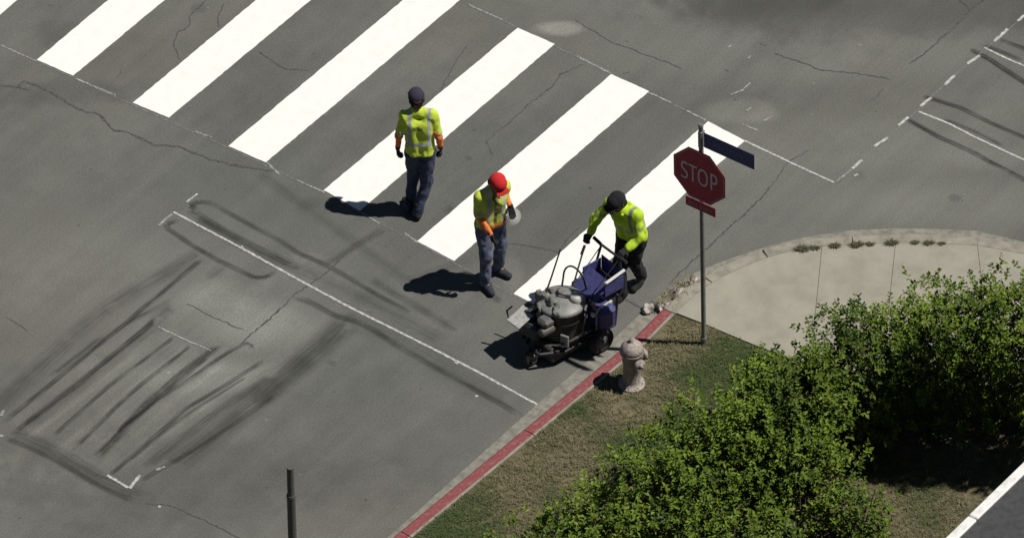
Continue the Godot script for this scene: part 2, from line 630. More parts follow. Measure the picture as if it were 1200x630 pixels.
# cracks in the asphalt: width, points (x, z)
var CRACKS := [
	[0.028, PackedVector2Array([Vector2(-7.02, 1.13), Vector2(-6.66, 0.94), Vector2(-6.49, 0.85), Vector2(-6.49, 0.72), Vector2(-6.24, 0.69), Vector2(-6.03, 0.70), Vector2(-5.79, 0.72), Vector2(-5.56, 0.74), Vector2(-5.47, 0.67), Vector2(-5.26, 0.72), Vector2(-5.10, 0.79), Vector2(-4.95, 0.72), Vector2(-4.57, 0.72), Vector2(-4.35, 0.57), Vector2(-4.11, 0.56), Vector2(-3.89, 0.53), Vector2(-3.56, 0.43), Vector2(-3.20, 0.26)])],
	[0.02, PackedVector2Array([Vector2(-6.49, 0.85), Vector2(-6.32, 0.80)])],
	[0.016, PackedVector2Array([Vector2(-5.74, -1.68), Vector2(-5.69, -1.33), Vector2(-5.59, -1.20), Vector2(-5.62, -1.02), Vector2(-5.52, -0.81), Vector2(-5.29, -0.65)])],
	[0.014, PackedVector2Array([Vector2(-5.53, -1.77), Vector2(-5.42, -1.52), Vector2(-5.29, -1.37)])],
	[0.01, PackedVector2Array([Vector2(-5.73, -0.13), Vector2(-5.69, -0.07), Vector2(-5.69, 0.03)])],
	[0.016, PackedVector2Array([Vector2(-4.66, -1.31), Vector2(-4.39, -1.26), Vector2(-4.22, -1.25), Vector2(-3.97, -1.38)])],
	[0.012, PackedVector2Array([Vector2(-2.79, -2.85), Vector2(-2.71, -2.51), Vector2(-2.60, -2.20), Vector2(-2.54, -2.00)])],
	[0.014, PackedVector2Array([Vector2(-1.50, -3.36), Vector2(-1.60, -3.06), Vector2(-1.54, -2.82), Vector2(-1.57, -2.49), Vector2(-1.56, -2.03), Vector2(-1.57, -1.79), Vector2(-1.55, -1.58), Vector2(-1.36, -1.44)])],
	[0.014, PackedVector2Array([Vector2(-2.07, -3.96), Vector2(-1.84, -3.93), Vector2(-1.51, -3.88), Vector2(-1.04, -3.93), Vector2(-0.58, -3.99)])],
	[0.03, PackedVector2Array([Vector2(-1.03, -3.50), Vector2(-0.99, -3.57)])],
	[0.03, PackedVector2Array([Vector2(-0.62, -3.98), Vector2(-0.54, -3.98)])],
	[0.04, PackedVector2Array([Vector2(-0.13, -4.27), Vector2(-0.07, -4.27)])],
	[0.018, PackedVector2Array([Vector2(0.16, -4.83), Vector2(0.58, -4.91), Vector2(0.75, -4.90), Vector2(1.09, -5.09), Vector2(1.27, -5.17), Vector2(1.50, -5.25)])],
	[0.012, PackedVector2Array([Vector2(-0.09, -4.89), Vector2(0.01, -4.89)])],
	[0.012, PackedVector2Array([Vector2(1.53, -5.08), Vector2(1.56, -4.94), Vector2(1.54, -4.82)])],
	[0.02, PackedVector2Array([Vector2(1.54, -7.13), Vector2(1.53, -6.83), Vector2(1.57, -6.47), Vector2(1.55, -6.23), Vector2(1.56, -6.02), Vector2(1.55, -5.80), Vector2(1.53, -5.61)])],
	[0.018, PackedVector2Array([Vector2(1.27, -6.95), Vector2(1.53, -6.83)])],
	[0.014, PackedVector2Array([Vector2(-2.57, 2.63), Vector2(-2.39, 2.64), Vector2(-2.17, 2.64), Vector2(-1.95, 2.62), Vector2(-1.77, 2.61)])],
	[0.02, PackedVector2Array([Vector2(-1.65, 2.82), Vector2(-1.67, 2.69), Vector2(-1.66, 2.37), Vector2(-1.67, 2.05), Vector2(-1.69, 1.79), Vector2(-1.64, 1.40), Vector2(-1.65, 0.95), Vector2(-1.61, 0.41)])],
	[0.016, PackedVector2Array([Vector2(-0.87, 5.47), Vector2(-0.63, 5.32), Vector2(-0.35, 5.30), Vector2(-0.18, 5.29), Vector2(0.29, 5.29), Vector2(0.86, 5.28)])],
	[0.012, PackedVector2Array([Vector2(-4.04, 4.02), Vector2(-3.89, 4.02), Vector2(-3.69, 4.05)])],
	[0.016, PackedVector2Array([Vector2(-0.36, -0.29), Vector2(-0.08, -0.43), Vector2(0.11, -0.50), Vector2(0.25, -0.55), Vector2(0.18, -0.84), Vector2(0.17, -1.09)])],
	[0.022, PackedVector2Array([Vector2(1.13, -0.33), Vector2(1.35, -0.34), Vector2(1.61, -0.33)])],
	[0.02, PackedVector2Array([Vector2(1.57, -0.84), Vector2(1.55, -1.06), Vector2(1.55, -1.60), Vector2(1.54, -2.11), Vector2(1.55, -2.43), Vector2(1.50, -2.91)])],
	[0.014, PackedVector2Array([Vector2(1.50, -2.91), Vector2(1.42, -3.35), Vector2(1.49, -3.68)])],
]
# rubber, tar and slurry streaks: width, softness, amount, points (x, z)
var STREAKS := [
	[0.15, 1, 0.24, PackedVector2Array([Vector2(-2.97, 1.86), Vector2(-3.26, 3.26), Vector2(-3.19, 5.13), Vector2(-3.15, 5.62)])],
	[0.045, 0.5, 0.46, PackedVector2Array([Vector2(-2.90, 1.95), Vector2(-2.91, 3.69), Vector2(-2.95, 5.35)])],
	[0.06, 0.5, 0.5, PackedVector2Array([Vector2(-2.67, 3.06), Vector2(-2.69, 4.26), Vector2(-2.74, 5.45)])],
	[0.035, 0.6, 0.42, PackedVector2Array([Vector2(-2.33, 3.15), Vector2(-2.39, 4.18), Vector2(-2.37, 5.27)])],
	[0.038, 0.6, 0.44, PackedVector2Array([Vector2(-2.09, 3.14), Vector2(-2.13, 4.20), Vector2(-2.05, 5.25)])],
	[0.08, 0.6, 0.52, PackedVector2Array([Vector2(-1.86, 2.96), Vector2(-1.88, 4.06), Vector2(-1.76, 5.26)])],
	[0.03, 0.4, 0.4, PackedVector2Array([Vector2(-1.82, 3.23), Vector2(-1.83, 3.98), Vector2(-1.84, 4.85)])],
	[0.035, 0.4, 0.46, PackedVector2Array([Vector2(-1.56, 2.88), Vector2(-1.53, 2.75), Vector2(-1.63, 2.75), Vector2(-1.68, 2.95), Vector2(-1.79, 3.88), Vector2(-1.86, 4.66), Vector2(-1.76, 4.85)])],
	[0.04, 0.5, 0.42, PackedVector2Array([Vector2(-1.28, 2.90), Vector2(-1.48, 4.03), Vector2(-1.46, 5.38)])],
	[0.03, 0.5, 0.3, PackedVector2Array([Vector2(-1.27, 3.17), Vector2(-1.42, 4.19), Vector2(-1.45, 5.04)])],
	[0.09, 0.8, 0.3, PackedVector2Array([Vector2(-1.06, 2.95), Vector2(-1.18, 3.89), Vector2(-1.24, 4.96)])],
	[0.045, 0.6, 0.34, PackedVector2Array([Vector2(-0.83, 3.24), Vector2(-0.94, 4.19), Vector2(-1.14, 5.21)])],
	[0.2, 1, 0.293, PackedVector2Array([Vector2(-0.93, 1.77), Vector2(-0.91, 2.56), Vector2(-0.91, 3.17), Vector2(-0.96, 4.08), Vector2(-1.03, 4.82)])],
	[0.1, 1, 0.268, PackedVector2Array([Vector2(-2.69, 3.02), Vector2(-2.69, 2.83), Vector2(-2.67, 2.72)])],
	[0.12, 1, 0.183, PackedVector2Array([Vector2(-2.63, 2.14), Vector2(-2.62, 1.89)])],
	[0.16, 0.8, 0.293, PackedVector2Array([Vector2(-2.78, 5.48), Vector2(-2.58, 5.42), Vector2(-2.15, 5.41), Vector2(-1.59, 5.47), Vector2(-1.17, 5.43), Vector2(-0.91, 5.41)])],
	[0.05, 0.5, 0.305, PackedVector2Array([Vector2(-2.83, 5.56), Vector2(-2.43, 5.52), Vector2(-2.16, 5.50), Vector2(-1.52, 5.54), Vector2(-0.94, 5.52)])],
	[0.05, 0.6, 0.39, PackedVector2Array([Vector2(-3.46, 1.30), Vector2(-3.58, 1.30), Vector2(-3.54, 1.18), Vector2(-3.41, 1.12), Vector2(-3.01, 1.14), Vector2(-2.39, 1.17), Vector2(-2.12, 1.21), Vector2(-1.68, 1.19), Vector2(-0.99, 1.24), Vector2(-0.42, 1.26)])],
	[0.08, 0.7, 0.415, PackedVector2Array([Vector2(-3.54, 1.36), Vector2(-3.02, 1.42), Vector2(-2.46, 1.43), Vector2(-1.99, 1.42)])],
	[0.05, 0.5, 0.439, PackedVector2Array([Vector2(-3.52, 1.57), Vector2(-3.59, 1.70), Vector2(-3.55, 1.76), Vector2(-3.14, 1.81), Vector2(-2.73, 1.85), Vector2(-2.23, 1.83), Vector2(-2.13, 1.74), Vector2(-2.12, 1.62)])],
	[0.06, 0.6, 0.39, PackedVector2Array([Vector2(-1.74, 1.83), Vector2(-1.47, 1.79), Vector2(-1.11, 1.80), Vector2(-0.79, 1.73), Vector2(0.19, 1.82), Vector2(0.86, 1.85), Vector2(1.56, 1.89)])],
	[0.2, 1, 0.22, PackedVector2Array([Vector2(-0.93, 1.79), Vector2(-0.94, 2.29), Vector2(-0.94, 2.72), Vector2(-0.93, 3.45)])],
	[0.3, 1, 0.146, PackedVector2Array([Vector2(-2.64, 0.50), Vector2(-2.36, 0.47)])],
	[0.12, 1, 0.183, PackedVector2Array([Vector2(-3.43, 1.45), Vector2(-2.48, 1.48), Vector2(-1.11, 1.37), Vector2(0.13, 1.43)])],
	[0.25, 1, 0.146, PackedVector2Array([Vector2(-1.05, 1.77), Vector2(-0.30, 1.66), Vector2(0.62, 1.77), Vector2(1.25, 1.82)])],
	[0.05, 0.5, 0.512, PackedVector2Array([Vector2(2.01, -5.24), Vector2(2.42, -5.32), Vector2(2.88, -5.30), Vector2(3.31, -5.32), Vector2(4.00, -5.34)])],
	[0.05, 0.5, 0.549, PackedVector2Array([Vector2(2.04, -4.79), Vector2(2.56, -4.74), Vector2(2.97, -4.75), Vector2(3.73, -4.70), Vector2(4.45, -4.67)])],
	[0.04, 0.7, 0.366, PackedVector2Array([Vector2(2.42, -5.03), Vector2(2.77, -5.07), Vector2(3.18, -5.05)])],
	[0.05, 0.5, 0.512, PackedVector2Array([Vector2(2.11, -6.60), Vector2(2.42, -6.64), Vector2(3.10, -6.68)])],
	[0.055, 0.5, 0.61, PackedVector2Array([Vector2(1.97, -6.25), Vector2(2.25, -6.23), Vector2(2.75, -6.14), Vector2(3.53, -6.04)])],
	[0.04, 0.6, 0.427, PackedVector2Array([Vector2(2.00, -6.41), Vector2(2.30, -6.44), Vector2(2.56, -6.43)])],
	[0.1, 1, 0.146, PackedVector2Array([Vector2(-0.44, 0.05), Vector2(-0.79, 0.86), Vector2(-3.35, 0.38)])],
	[0.08, 0.8, 0.244, PackedVector2Array([Vector2(-1.56, 0.25), Vector2(-1.65, 0.68), Vector2(-1.72, 1.22)])],
	[0.1, 0.9, 0.305, PackedVector2Array([Vector2(-1.28, -0.42), Vector2(-0.89, -0.30)])],
	[0.04, 0.7, 0.305, PackedVector2Array([Vector2(-3.01, 4.46), Vector2(-2.99, 3.74), Vector2(-2.75, 2.67)])],
	[0.12, 1, 0.171, PackedVector2Array([Vector2(-2.70, 5.28), Vector2(-2.63, 4.18), Vector2(-2.56, 2.92)])],
	[0.07, 0.9, 0.305, PackedVector2Array([Vector2(-1.24, 1.05), Vector2(-0.71, 1.12), Vector2(0.06, 1.18)])],
	[0.06, 0.8, 0.366, PackedVector2Array([Vector2(0.07, 0.49), Vector2(0.21, 0.51)])],
	[0.05, 0.8, 0.305, PackedVector2Array([Vector2(0.07, 0.97), Vector2(0.22, 0.92)])],
	[1.75, 0.12, -0.075, PackedVector2Array([Vector2(-1.76, 1.94), Vector2(-2.09, 5.43)])],
	[0.05, 0.8, -0.08, PackedVector2Array([Vector2(-1.79, 3.12), Vector2(-1.89, 3.90), Vector2(-1.85, 5.00)])],
	[0.05, 0.8, -0.08, PackedVector2Array([Vector2(-1.61, 3.16), Vector2(-1.68, 4.01), Vector2(-1.67, 4.78)])],
	[0.05, 0.8, -0.08, PackedVector2Array([Vector2(-2.08, 3.06), Vector2(-2.16, 4.01), Vector2(-2.18, 5.25)])],
	[0.05, 0.8, -0.08, PackedVector2Array([Vector2(-2.53, 3.10), Vector2(-2.51, 4.18), Vector2(-2.57, 5.44)])],
	[0.05, 0.8, -0.08, PackedVector2Array([Vector2(-1.28, 3.00), Vector2(-1.34, 3.84), Vector2(-1.44, 5.21)])],
	[0.05, 0.8, -0.08, PackedVector2Array([Vector2(-1.14, 2.73), Vector2(-1.27, 3.17), Vector2(-1.36, 4.11)])],
]
# paler and darker areas of the asphalt: centre (x, z), half axes across and along the picture of wear, amount
const AREAS := [
	[Vector2(-2.12, -3.72), 0.32, 0.14, 0.35],
	[Vector2(0.45, -3.76), 0.38, 0.2, 0.16],
	[Vector2(-1.66, 2.37), 0.9, 0.5, 0.17],
	[Vector2(-2.37, 2.39), 0.5, 0.35, 0.12],
	[Vector2(-1.68, 3.48), 1.1, 0.32, 0.15],
	[Vector2(0.06, 0.08), 0.12, 0.25, 0.14],
	[Vector2(-3.79, 2.90), 2, 1.1, 0.07],
	[Vector2(0.69, -6.35), 3.2, 0.55, -0.12],
	[Vector2(-0.94, -5.39), 1.2, 0.5, -0.1],
	[Vector2(3.21, -4.78), 0.6, 0.25, 0.08],
	[Vector2(3.13, -3.70), 1.8, 0.5, 0.09],
	[Vector2(0.47, -5.12), 2.2, 0.6, 0.11],
	[Vector2(1.83, -4.04), 2, 0.6, 0.09],
	[Vector2(1.06, -2.62), 1.3, 0.6, 0.06],
	[Vector2(-0.90, 4.98), 2, 0.7, -0.05],
	[Vector2(0.78, 3.05), 1.6, 1, 0],
	[Vector2(-6.54, -0.30), 0.6, 0.3, -0.06],
	[Vector2(-3.51, -1.40), 0.6, 0.3, 0.05],
	[Vector2(-6.09, 0.71), 1.2, 0.25, -0.08],
]

# ------------------------------------------------------------------ road
const HALF := 9.0
const TEX := 2048

func noise_bytes(freq: float, octaves: int, sd: int, gain := 0.5) -> PackedByteArray:
	var n := FastNoiseLite.new()
	n.seed = sd
	n.noise_type = FastNoiseLite.TYPE_SIMPLEX_SMOOTH
	n.frequency = freq
	n.fractal_octaves = octaves
	n.fractal_gain = gain
	return n.get_image(TEX, TEX, false, false, true).get_data()

# wear drawn out along the way the traffic runs: along z in the street
func lane_bytes() -> PackedByteArray:
	var n := FastNoiseLite.new()
	n.seed = 15
	n.frequency = 0.02
	n.fractal_octaves = 4
	n.fractal_gain = 0.6
	var img := n.get_image(TEX, 128, false, false, true)
	img.resize(TEX, TEX, Image.INTERPOLATE_CUBIC)
	return img.get_data()

func asphalt_texture() -> ImageTexture:
	var coarse := noise_bytes(0.0022, 4, 5)
	var mid := noise_bytes(0.018, 4, 6, 0.6)
	var grain := noise_bytes(0.31, 2, 7)
	var warm := noise_bytes(0.0015, 3, 8)
	var lane := lane_bytes()
	var total := TEX * TEX
	var lum := PackedFloat32Array()
	lum.resize(total)
	for i in total:
		lum[i] = 0.362 + (coarse[i] - 128) * 0.00024 + (mid[i] - 128) * 0.00013 + (grain[i] - 128) * 0.00036 + (lane[i] - 128) * 0.00015
	var per_m := TEX / (HALF * 2.0)
	for ar: Array in AREAS:
		var c: Vector2 = ar[0]
		var ra: float = ar[1]
		var rb: float = ar[2]
		var amt: float = ar[3]
		if absf(amt) < 0.001:
			continue
		var e := maxf(ra, rb) * 1.5
		for py in range(maxi(0, int((c.y - e + HALF) * per_m)), mini(TEX, int((c.y + e + HALF) * per_m))):
			for px in range(maxi(0, int((c.x - e + HALF) * per_m)), mini(TEX, int((c.x + e + HALF) * per_m))):
				var dx := px / per_m - HALF - c.x
				var dz := py / per_m - HALF - c.y
				var a := (dx * 0.80 - dz * 0.60) / ra
				var b := (dx * 0.60 + dz * 0.80) / rb
				var at := py * TEX + px
				var d := sqrt(a * a + b * b) + (mid[at] - 128) * 0.0022 + (coarse[at] - 128) * 0.003
				if d < 1.3:
					lum[at] *= 1.0 + amt * (1.0 - smoothstep(0.5, 1.3, d))
	# oil drips, gum and grit
	var sr := RandomNumberGenerator.new()
	sr.seed = 303
	for k in 420:
		var cx := sr.randi_range(20, TEX - 21)
		var cy := sr.randi_range(20, TEX - 21)
		var rad := sr.randf_range(0.8, 2.4) if k < 370 else sr.randf_range(4.0, 11.0)
		var amt := sr.randf_range(-0.35, 0.22) if k < 370 else sr.randf_range(-0.14, 0.05)
		var ir := int(rad * 1.6) + 1
		for py in range(cy - ir, cy + ir + 1):
			for px in range(cx - ir, cx + ir + 1):
				var at := py * TEX + px
				var d := Vector2(px - cx, (py - cy) * 1.2).length() / rad + (mid[at] - 128) * 0.004
				if d < 1.3:
					lum[at] *= 1.0 + amt * (1.0 - smoothstep(0.5, 1.3, d))
	var line_noise := FastNoiseLite.new()
	line_noise.seed = 41
	line_noise.frequency = 1.0
	line_noise.fractal_octaves = 2
	var run_id := 0.0
	for s: Array in STREAKS:
		run_id += 17.0
		var w: float = s[0]
		var soft: float = s[1]
		var amt: float = s[2]
		var pts: PackedVector2Array = s[3]
		var reach := w * (0.6 + soft * 0.7) + 0.05
		var r0 := w * 0.5 * (1.0 - soft * 0.9)
		var r1 := w * 0.5 * (1.0 + soft * 1.2) + 0.012
		var total_len := 0.0
		for k in pts.size() - 1:
			total_len += pts[k].distance_to(pts[k + 1])
		var before := 0.0
		for k in pts.size() - 1:
			var a := pts[k]
			var b := pts[k + 1]
			var ba := b - a
			var l2 := ba.length_squared()
			var ln := sqrt(l2)
			var side := Vector2(-ba.y, ba.x) / ln
			for py in range(maxi(0, int((minf(a.y, b.y) - reach + HALF) * per_m)), mini(TEX, int((maxf(a.y, b.y) + reach + HALF) * per_m))):
				for px in range(maxi(0, int((minf(a.x, b.x) - reach + HALF) * per_m)), mini(TEX, int((maxf(a.x, b.x) + reach + HALF) * per_m))):
					var p := Vector2(px / per_m - HALF, py / per_m - HALF)
					var h := (p - a).dot(ba) / l2
					if k < pts.size() - 2 and h > 1.0:
						continue
					if k > 0 and h < 0.0:
						continue
					var hc := clampf(h, 0.0, 1.0)
					var q := p - a - ba * hc
					if q.length_squared() > r1 * r1 * 2.0:
						continue
					var at := py * TEX + px
					var run := before + hc * ln
					var off := q.dot(side) + line_noise.get_noise_2d(run * 1.1, run_id) * 0.010
					var d := sqrt(off * off + maxf(0.0, q.length_squared() - pow(q.dot(side), 2.0)))
					if d < r1:
						# fine scratches along the run, and the run thins out towards its ends
						var fine := 0.72 + 0.75 * line_noise.get_noise_2d(off * 55.0 + run_id, run * 1.1)
						fine += 0.35 * line_noise.get_noise_2d(run * 2.2, run_id + 5.0)
						var ends := smoothstep(-0.02, 0.12, minf(run, total_len - run) + (mid[at] - 128) * 0.001)
						var along := fine + (mid[at] - 128) * 0.0024 + (grain[at] - 128) * 0.0016
						lum[at] *= 1.0 - amt * ends * clampf(along, -0.12, 1.15) * (1.0 - smoothstep(r0, r1, d))
			before += ln
	var bytes := PackedByteArray()
	bytes.resize(total * 3)
	for i in total:
		var l := lum[i] * 255.0
		var t := (warm[i] - 128) * 0.00008 - 0.004
		bytes[i * 3] = clampi(int(l * (1.0 + t)), 0, 255)
		bytes[i * 3 + 1] = clampi(int(l * 0.995), 0, 255)
		bytes[i * 3 + 2] = clampi(int(l * (0.94 - t)), 0, 255)
	var img := Image.create_from_data(TEX, TEX, false, Image.FORMAT_RGB8, bytes)
	img.generate_mipmaps()
	return ImageTexture.create_from_image(img)

func build_road() -> void:
	var m := StandardMaterial3D.new()
	m.albedo_texture = asphalt_texture()
	m.roughness = 0.93
	var v := PackedVector3Array()
	var n := PackedVector3Array()
	var uv := PackedVector2Array()
	for p: Vector2 in [Vector2(-1, -1), Vector2(1, -1), Vector2(1, 1), Vector2(-1, -1), Vector2(1, 1), Vector2(-1, 1)]:
		v.append(Vector3(p.x * HALF, 0, p.y * HALF))
		n.append(Vector3.UP)
		uv.append((p + Vector2.ONE) * 0.5)
	var arr := []
	arr.resize(Mesh.ARRAY_MAX)
	arr[Mesh.ARRAY_VERTEX] = v
	arr[Mesh.ARRAY_NORMAL] = n
	arr[Mesh.ARRAY_TEX_UV] = uv
	var mesh := ArrayMesh.new()
	mesh.add_surface_from_arrays(Mesh.PRIMITIVE_TRIANGLES, arr)
	var road := structure("road", mesh, m)
	road.set_meta("label", "worn grey asphalt of the street junction with cracks and streaks")
	# the asphalt goes on beyond the junction
	var far := PackedVector3Array()
	var fn := PackedVector3Array()
	var big := 140.0
	for r: Rect2 in [Rect2(-big, -big, big * 2, big - HALF), Rect2(-big, HALF, big * 2, big - HALF), Rect2(-big, -HALF, big - HALF, HALF * 2), Rect2(HALF, -HALF, big - HALF, HALF * 2)]:
		var a := Vector3(r.position.x, 0, r.position.y)
		var b := Vector3(r.end.x, 0, r.position.y)
		var c := Vector3(r.end.x, 0, r.end.y)
		var d := Vector3(r.position.x, 0, r.end.y)
		for p: Vector3 in [a, b, c, a, c, d]:
			far.append(p)
			fn.append(Vector3.UP)
	structure("road_beyond", arrays_mesh(far, fn), M.road_far)
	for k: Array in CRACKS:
		mesh_node("crack", ribbon(k[1], k[0], 0.0025, 0.55, 0.045, 0.011), M.crack_shade, road)

func build_markings() -> void:
	var root := Node3D.new()
	root.name = "crosswalk_markings"
	root.set_meta("kind", "structure")
	root.set_meta("label", "fresh white zebra crossing bars across the street")
	add_child(root)
	for b: Array in BARS:
		var outline := PackedVector2Array()
		for e in 4:
			var p: Vector2 = b[e]
			var q: Vector2 = b[(e + 1) % 4]
			var n := int(p.distance_to(q) / 0.06)
			var d := (q - p).normalized()
			var s := Vector2(-d.y, d.x)
			for i in n:
				outline.append(p.lerp(q, float(i) / n) + (s * rng.randf_range(-0.004, 0.004) if i > 0 else Vector2.ZERO))
		mesh_node("crosswalk_bar", prism_mesh(outline, 0.0005, 0.005), M.white_paint, root)
	var lines := Node3D.new()
	lines.name = "guide_lines"
	lines.set_meta("kind", "structure")
	lines.set_meta("label", "thin white layout lines and dashes marked on the asphalt")
	add_child(lines)
	for l: Array in LINES:
		var cover: float = l[1]
		mesh_node("guide_line", ribbon(l[2], l[0], 0.0042 if cover > 0.4 else 0.0033, 0.25 if cover > 0.85 else 0.5, 0.03), M.line_paint if cover > 0.85 else (M.chalk if cover > 0.4 else M.faint_chalk), lines)

# ------------------------------------------------------------------ kerb, gutter, pavement
const CURB_IN := [Vector2(0.70, 30.0), Vector2(1.50, 12.0), Vector2(1.875, 4.3), Vector2(1.965, 2.2), Vector2(2.045, 0.3), Vector2(2.01, -0.34),
	Vector2(2.00, -0.62), Vector2(2.005, -0.82), Vector2(2.035, -1.01), Vector2(2.077, -1.201), Vector2(2.165, -1.46), Vector2(2.282, -1.732), Vector2(2.444, -1.998), Vector2(2.66, -2.25), Vector2(2.923, -2.48), Vector2(3.29, -2.79), Vector2(3.678, -3.068),
	Vector2(4.052, -3.30), Vector2(4.548, -3.487), Vector2(5.4, -3.66), Vector2(9.0, -3.9), Vector2(40.0, -5.6)]
const GUTTER_OUT := [Vector2(0.40, 30.0), Vector2(1.18, 12.0), Vector2(1.575, 4.3), Vector2(1.583, 1.6), Vector2(1.62, 0.25), Vector2(1.60, -0.5), Vector2(1.62, -0.88), Vector2(1.71, -1.23), Vector2(1.84, -1.54), Vector2(2.08, -2.02),
	Vector2(2.364, -2.446), Vector2(2.691, -2.816), Vector2(3.059, -3.127), Vector2(3.449, -3.407), Vector2(3.825, -3.64), Vector2(4.357, -3.80), Vector2(5.35, -3.95), Vector2(9.0, -4.2), Vector2(40.0, -5.9)]

func part_of(path: Array, from: int, to: int) -> PackedVector2Array:
	var o := PackedVector2Array()
	for i in range(from, to + 1):
		o.append(path[i])
	return o

func subdivide(p: PackedVector2Array, step: float) -> PackedVector2Array:
	var o := PackedVector2Array()
	for i in p.size() - 1:
		var n := maxi(1, int(p[i].distance_to(p[i + 1]) / step))
		for k in n:
			o.append(p[i].lerp(p[i + 1], float(k) / n))
	o.append(p[p.size() - 1])
	return o

func cut_ends(p: PackedVector2Array, gap: float) -> PackedVector2Array:
	p[0] = p[0].move_toward(p[1], gap)
	p[p.size() - 1] = p[p.size() - 1].move_toward(p[p.size() - 2], gap)
	return p

func build_curb() -> void:
	# gutter pan, a strip of concrete at street level
	var curb_front := PackedVector2Array()
	for p: Vector2 in CURB_IN:
		curb_front.append(p)
	var outline := PackedVector2Array()
	for p: Vector2 in GUTTER_OUT:
		outline.append(p)
	for i in range(CURB_IN.size() - 1, -1, -1):
		outline.append(CURB_IN[i])
	var gut := structure("gutter", sheet(outline, 0.006), M.gutter)
	gut.set_meta("label", "worn concrete gutter strip between asphalt and kerb")
	var root := Node3D.new()
	root.name = "curb"
	root.set_meta("kind", "structure")
	root.set_meta("label", "concrete kerb curving round the corner, painted red along the grass")
	add_child(root)
	var prof := PackedVector2Array([Vector2(0.0, 0.0), Vector2(0.0, 0.150), Vector2(0.135, 0.150), Vector2(0.152, 0.142), Vector2(0.162, 0.12), Vector2(0.18, 0.0)])
	var paint := PackedVector2Array([Vector2(0.030, 0.1505), Vector2(0.030, 0.154), Vector2(0.136, 0.154), Vector2(0.155, 0.145), Vector2(0.166, 0.12), Vector2(0.184, 0.005)])
	# sections: first point, last point, painted
	for s: Array in [[0, 1, true], [1, 2, true], [2, 3, true], [3, 4, true], [4, 5, true], [5, 8, false], [8, 11, false], [11, 14, false], [14, 17, false], [17, 20, false], [20, 21, false]]:
		var run := cut_ends(subdivide(part_of(CURB_IN, s[0], s[1]), 0.25), 0.006)
		var sec := mesh_node("curb_section", sweep(run, prof), M.concrete, root)
		if s[2]:
			mesh_node("red_paint", sweep(run, paint), M.red_curb, sec)

const WALK_NEAR := [Vector2(2.02, -0.36), Vector2(2.42, -0.40), Vector2(2.87, -0.43), Vector2(3.73, -0.51), Vector2(4.45, -0.85), Vector2(5.3, -1.75), Vector2(6.6, -2.45), Vector2(40.0, -4.4)]

func build_sidewalk() -> void:
	var root := Node3D.new()
	root.name = "sidewalk"
	root.set_meta("kind", "structure")
	root.set_meta("label", "pale beige concrete pavement at the rounded street corner")
	add_child(root)
	# slabs: points of the kerb side from..to, points of the grass side from..to
	for s: Array in [[5, 13, 0, 3], [13, 15, 3, 4], [15, 17, 4, 5], [17, 19, 5, 6], [19, 21, 6, 7]]:
		var o := PackedVector2Array()
		for i in range(s[0], s[1] + 1):
			o.append(CURB_IN[i])
		for i in range(s[3], s[2] - 1, -1):
			o.append(WALK_NEAR[i])
		var inset := Geometry2D.offset_polygon(o, -0.0025)
		var pick := inset[0] if inset.size() > 0 else o
		mesh_node("slab", prism_mesh(pick, 0.01, 0.148), M.walk, root)

func build_yard() -> void:
	var o := PackedVector2Array()
	for i in range(5, -1, -1):
		o.append(CURB_IN[i])
	o.append(Vector2(0.70, 120.0))
	o.append(Vector2(120.0, 120.0))
	o.append(Vector2(120.0, -4.4))
	for i in range(WALK_NEAR.size() - 1, -1, -1):
		o.append(WALK_NEAR[i] + Vector2(0, 0.006))
	var y := structure("ground", sheet(o, 0.135), M.soil)
	y.set_meta("label", "brown earth with thin grass beside the kerb and behind the hedge")

func build_house() -> void:
	var h := thing("house", Vector3(8.18, 0.13, 2.2))
	tag(h, "low building with flat grey roof and white roof edge in the corner", "building")
	# local: x = 0 is the eave line, the house lies towards +x
	mesh_node("wall", box_mesh(Vector3(7.0, 2.55, 9.0), 0.02, Transform3D(Basis(), Vector3(4.0, 1.275, 3.2))), mottled([[0.42, 0.39, 0.33], [0.5, 0.47, 0.41]], 2.0), h)
	var st := surf()
	var slope := 0.06
	var za := -1.75
	var zb := 8.2
	add_box(st, Transform3D(Basis(Vector3(0, 0, 1), slope), Vector3(4.0, 2.66 + 4.0 * slope, (za + zb) * 0.5)), Vector3(8.1, 0.16, zb - za), 0.01)
	var roof := mesh_node("roof", done(st), mottled([[0.035, 0.036, 0.038], [0.048, 0.049, 0.051], [0.06, 0.06, 0.062]], 0.8, 0.85), h)
	# metal drip edge in lapped lengths
	var edge_mat := mottled([[0.62, 0.61, 0.58], [0.76, 0.75, 0.72], [0.8, 0.8, 0.77]], 0.9, 0.5)
	var z := za
	var cuts := [za, 0.72, 3.7, 6.6, zb]
	for i in 4:
		var z0: float = cuts[i] + 0.006
		var z1: float = cuts[i + 1] - 0.006
		mesh_node("roof_edge", box_mesh(Vector3(0.11, 0.20, z1 - z0), 0.012, Transform3D(Basis(Vector3(0, 0, 1), slope), Vector3(-0.03 + 0.004 * (i % 2), 2.665, (z0 + z1) * 0.5))), edge_mat, roof)
	for w: float in [1.5, 4.6]:
		var f := mesh_node("window", box_mesh(Vector3(0.08, 1.1, 1.3), 0.01, Transform3D(Basis(), Vector3(0.475, 1.45, w))), flat(lin(0.7, 0.7, 0.68), 0.6), h)
		mesh_node("pane", box_mesh(Vector3(0.02, 0.96, 1.16), 0.004, Transform3D(Basis(), Vector3(0.43, 1.45, w))), flat(lin(0.02, 0.025, 0.03), 0.08), f)

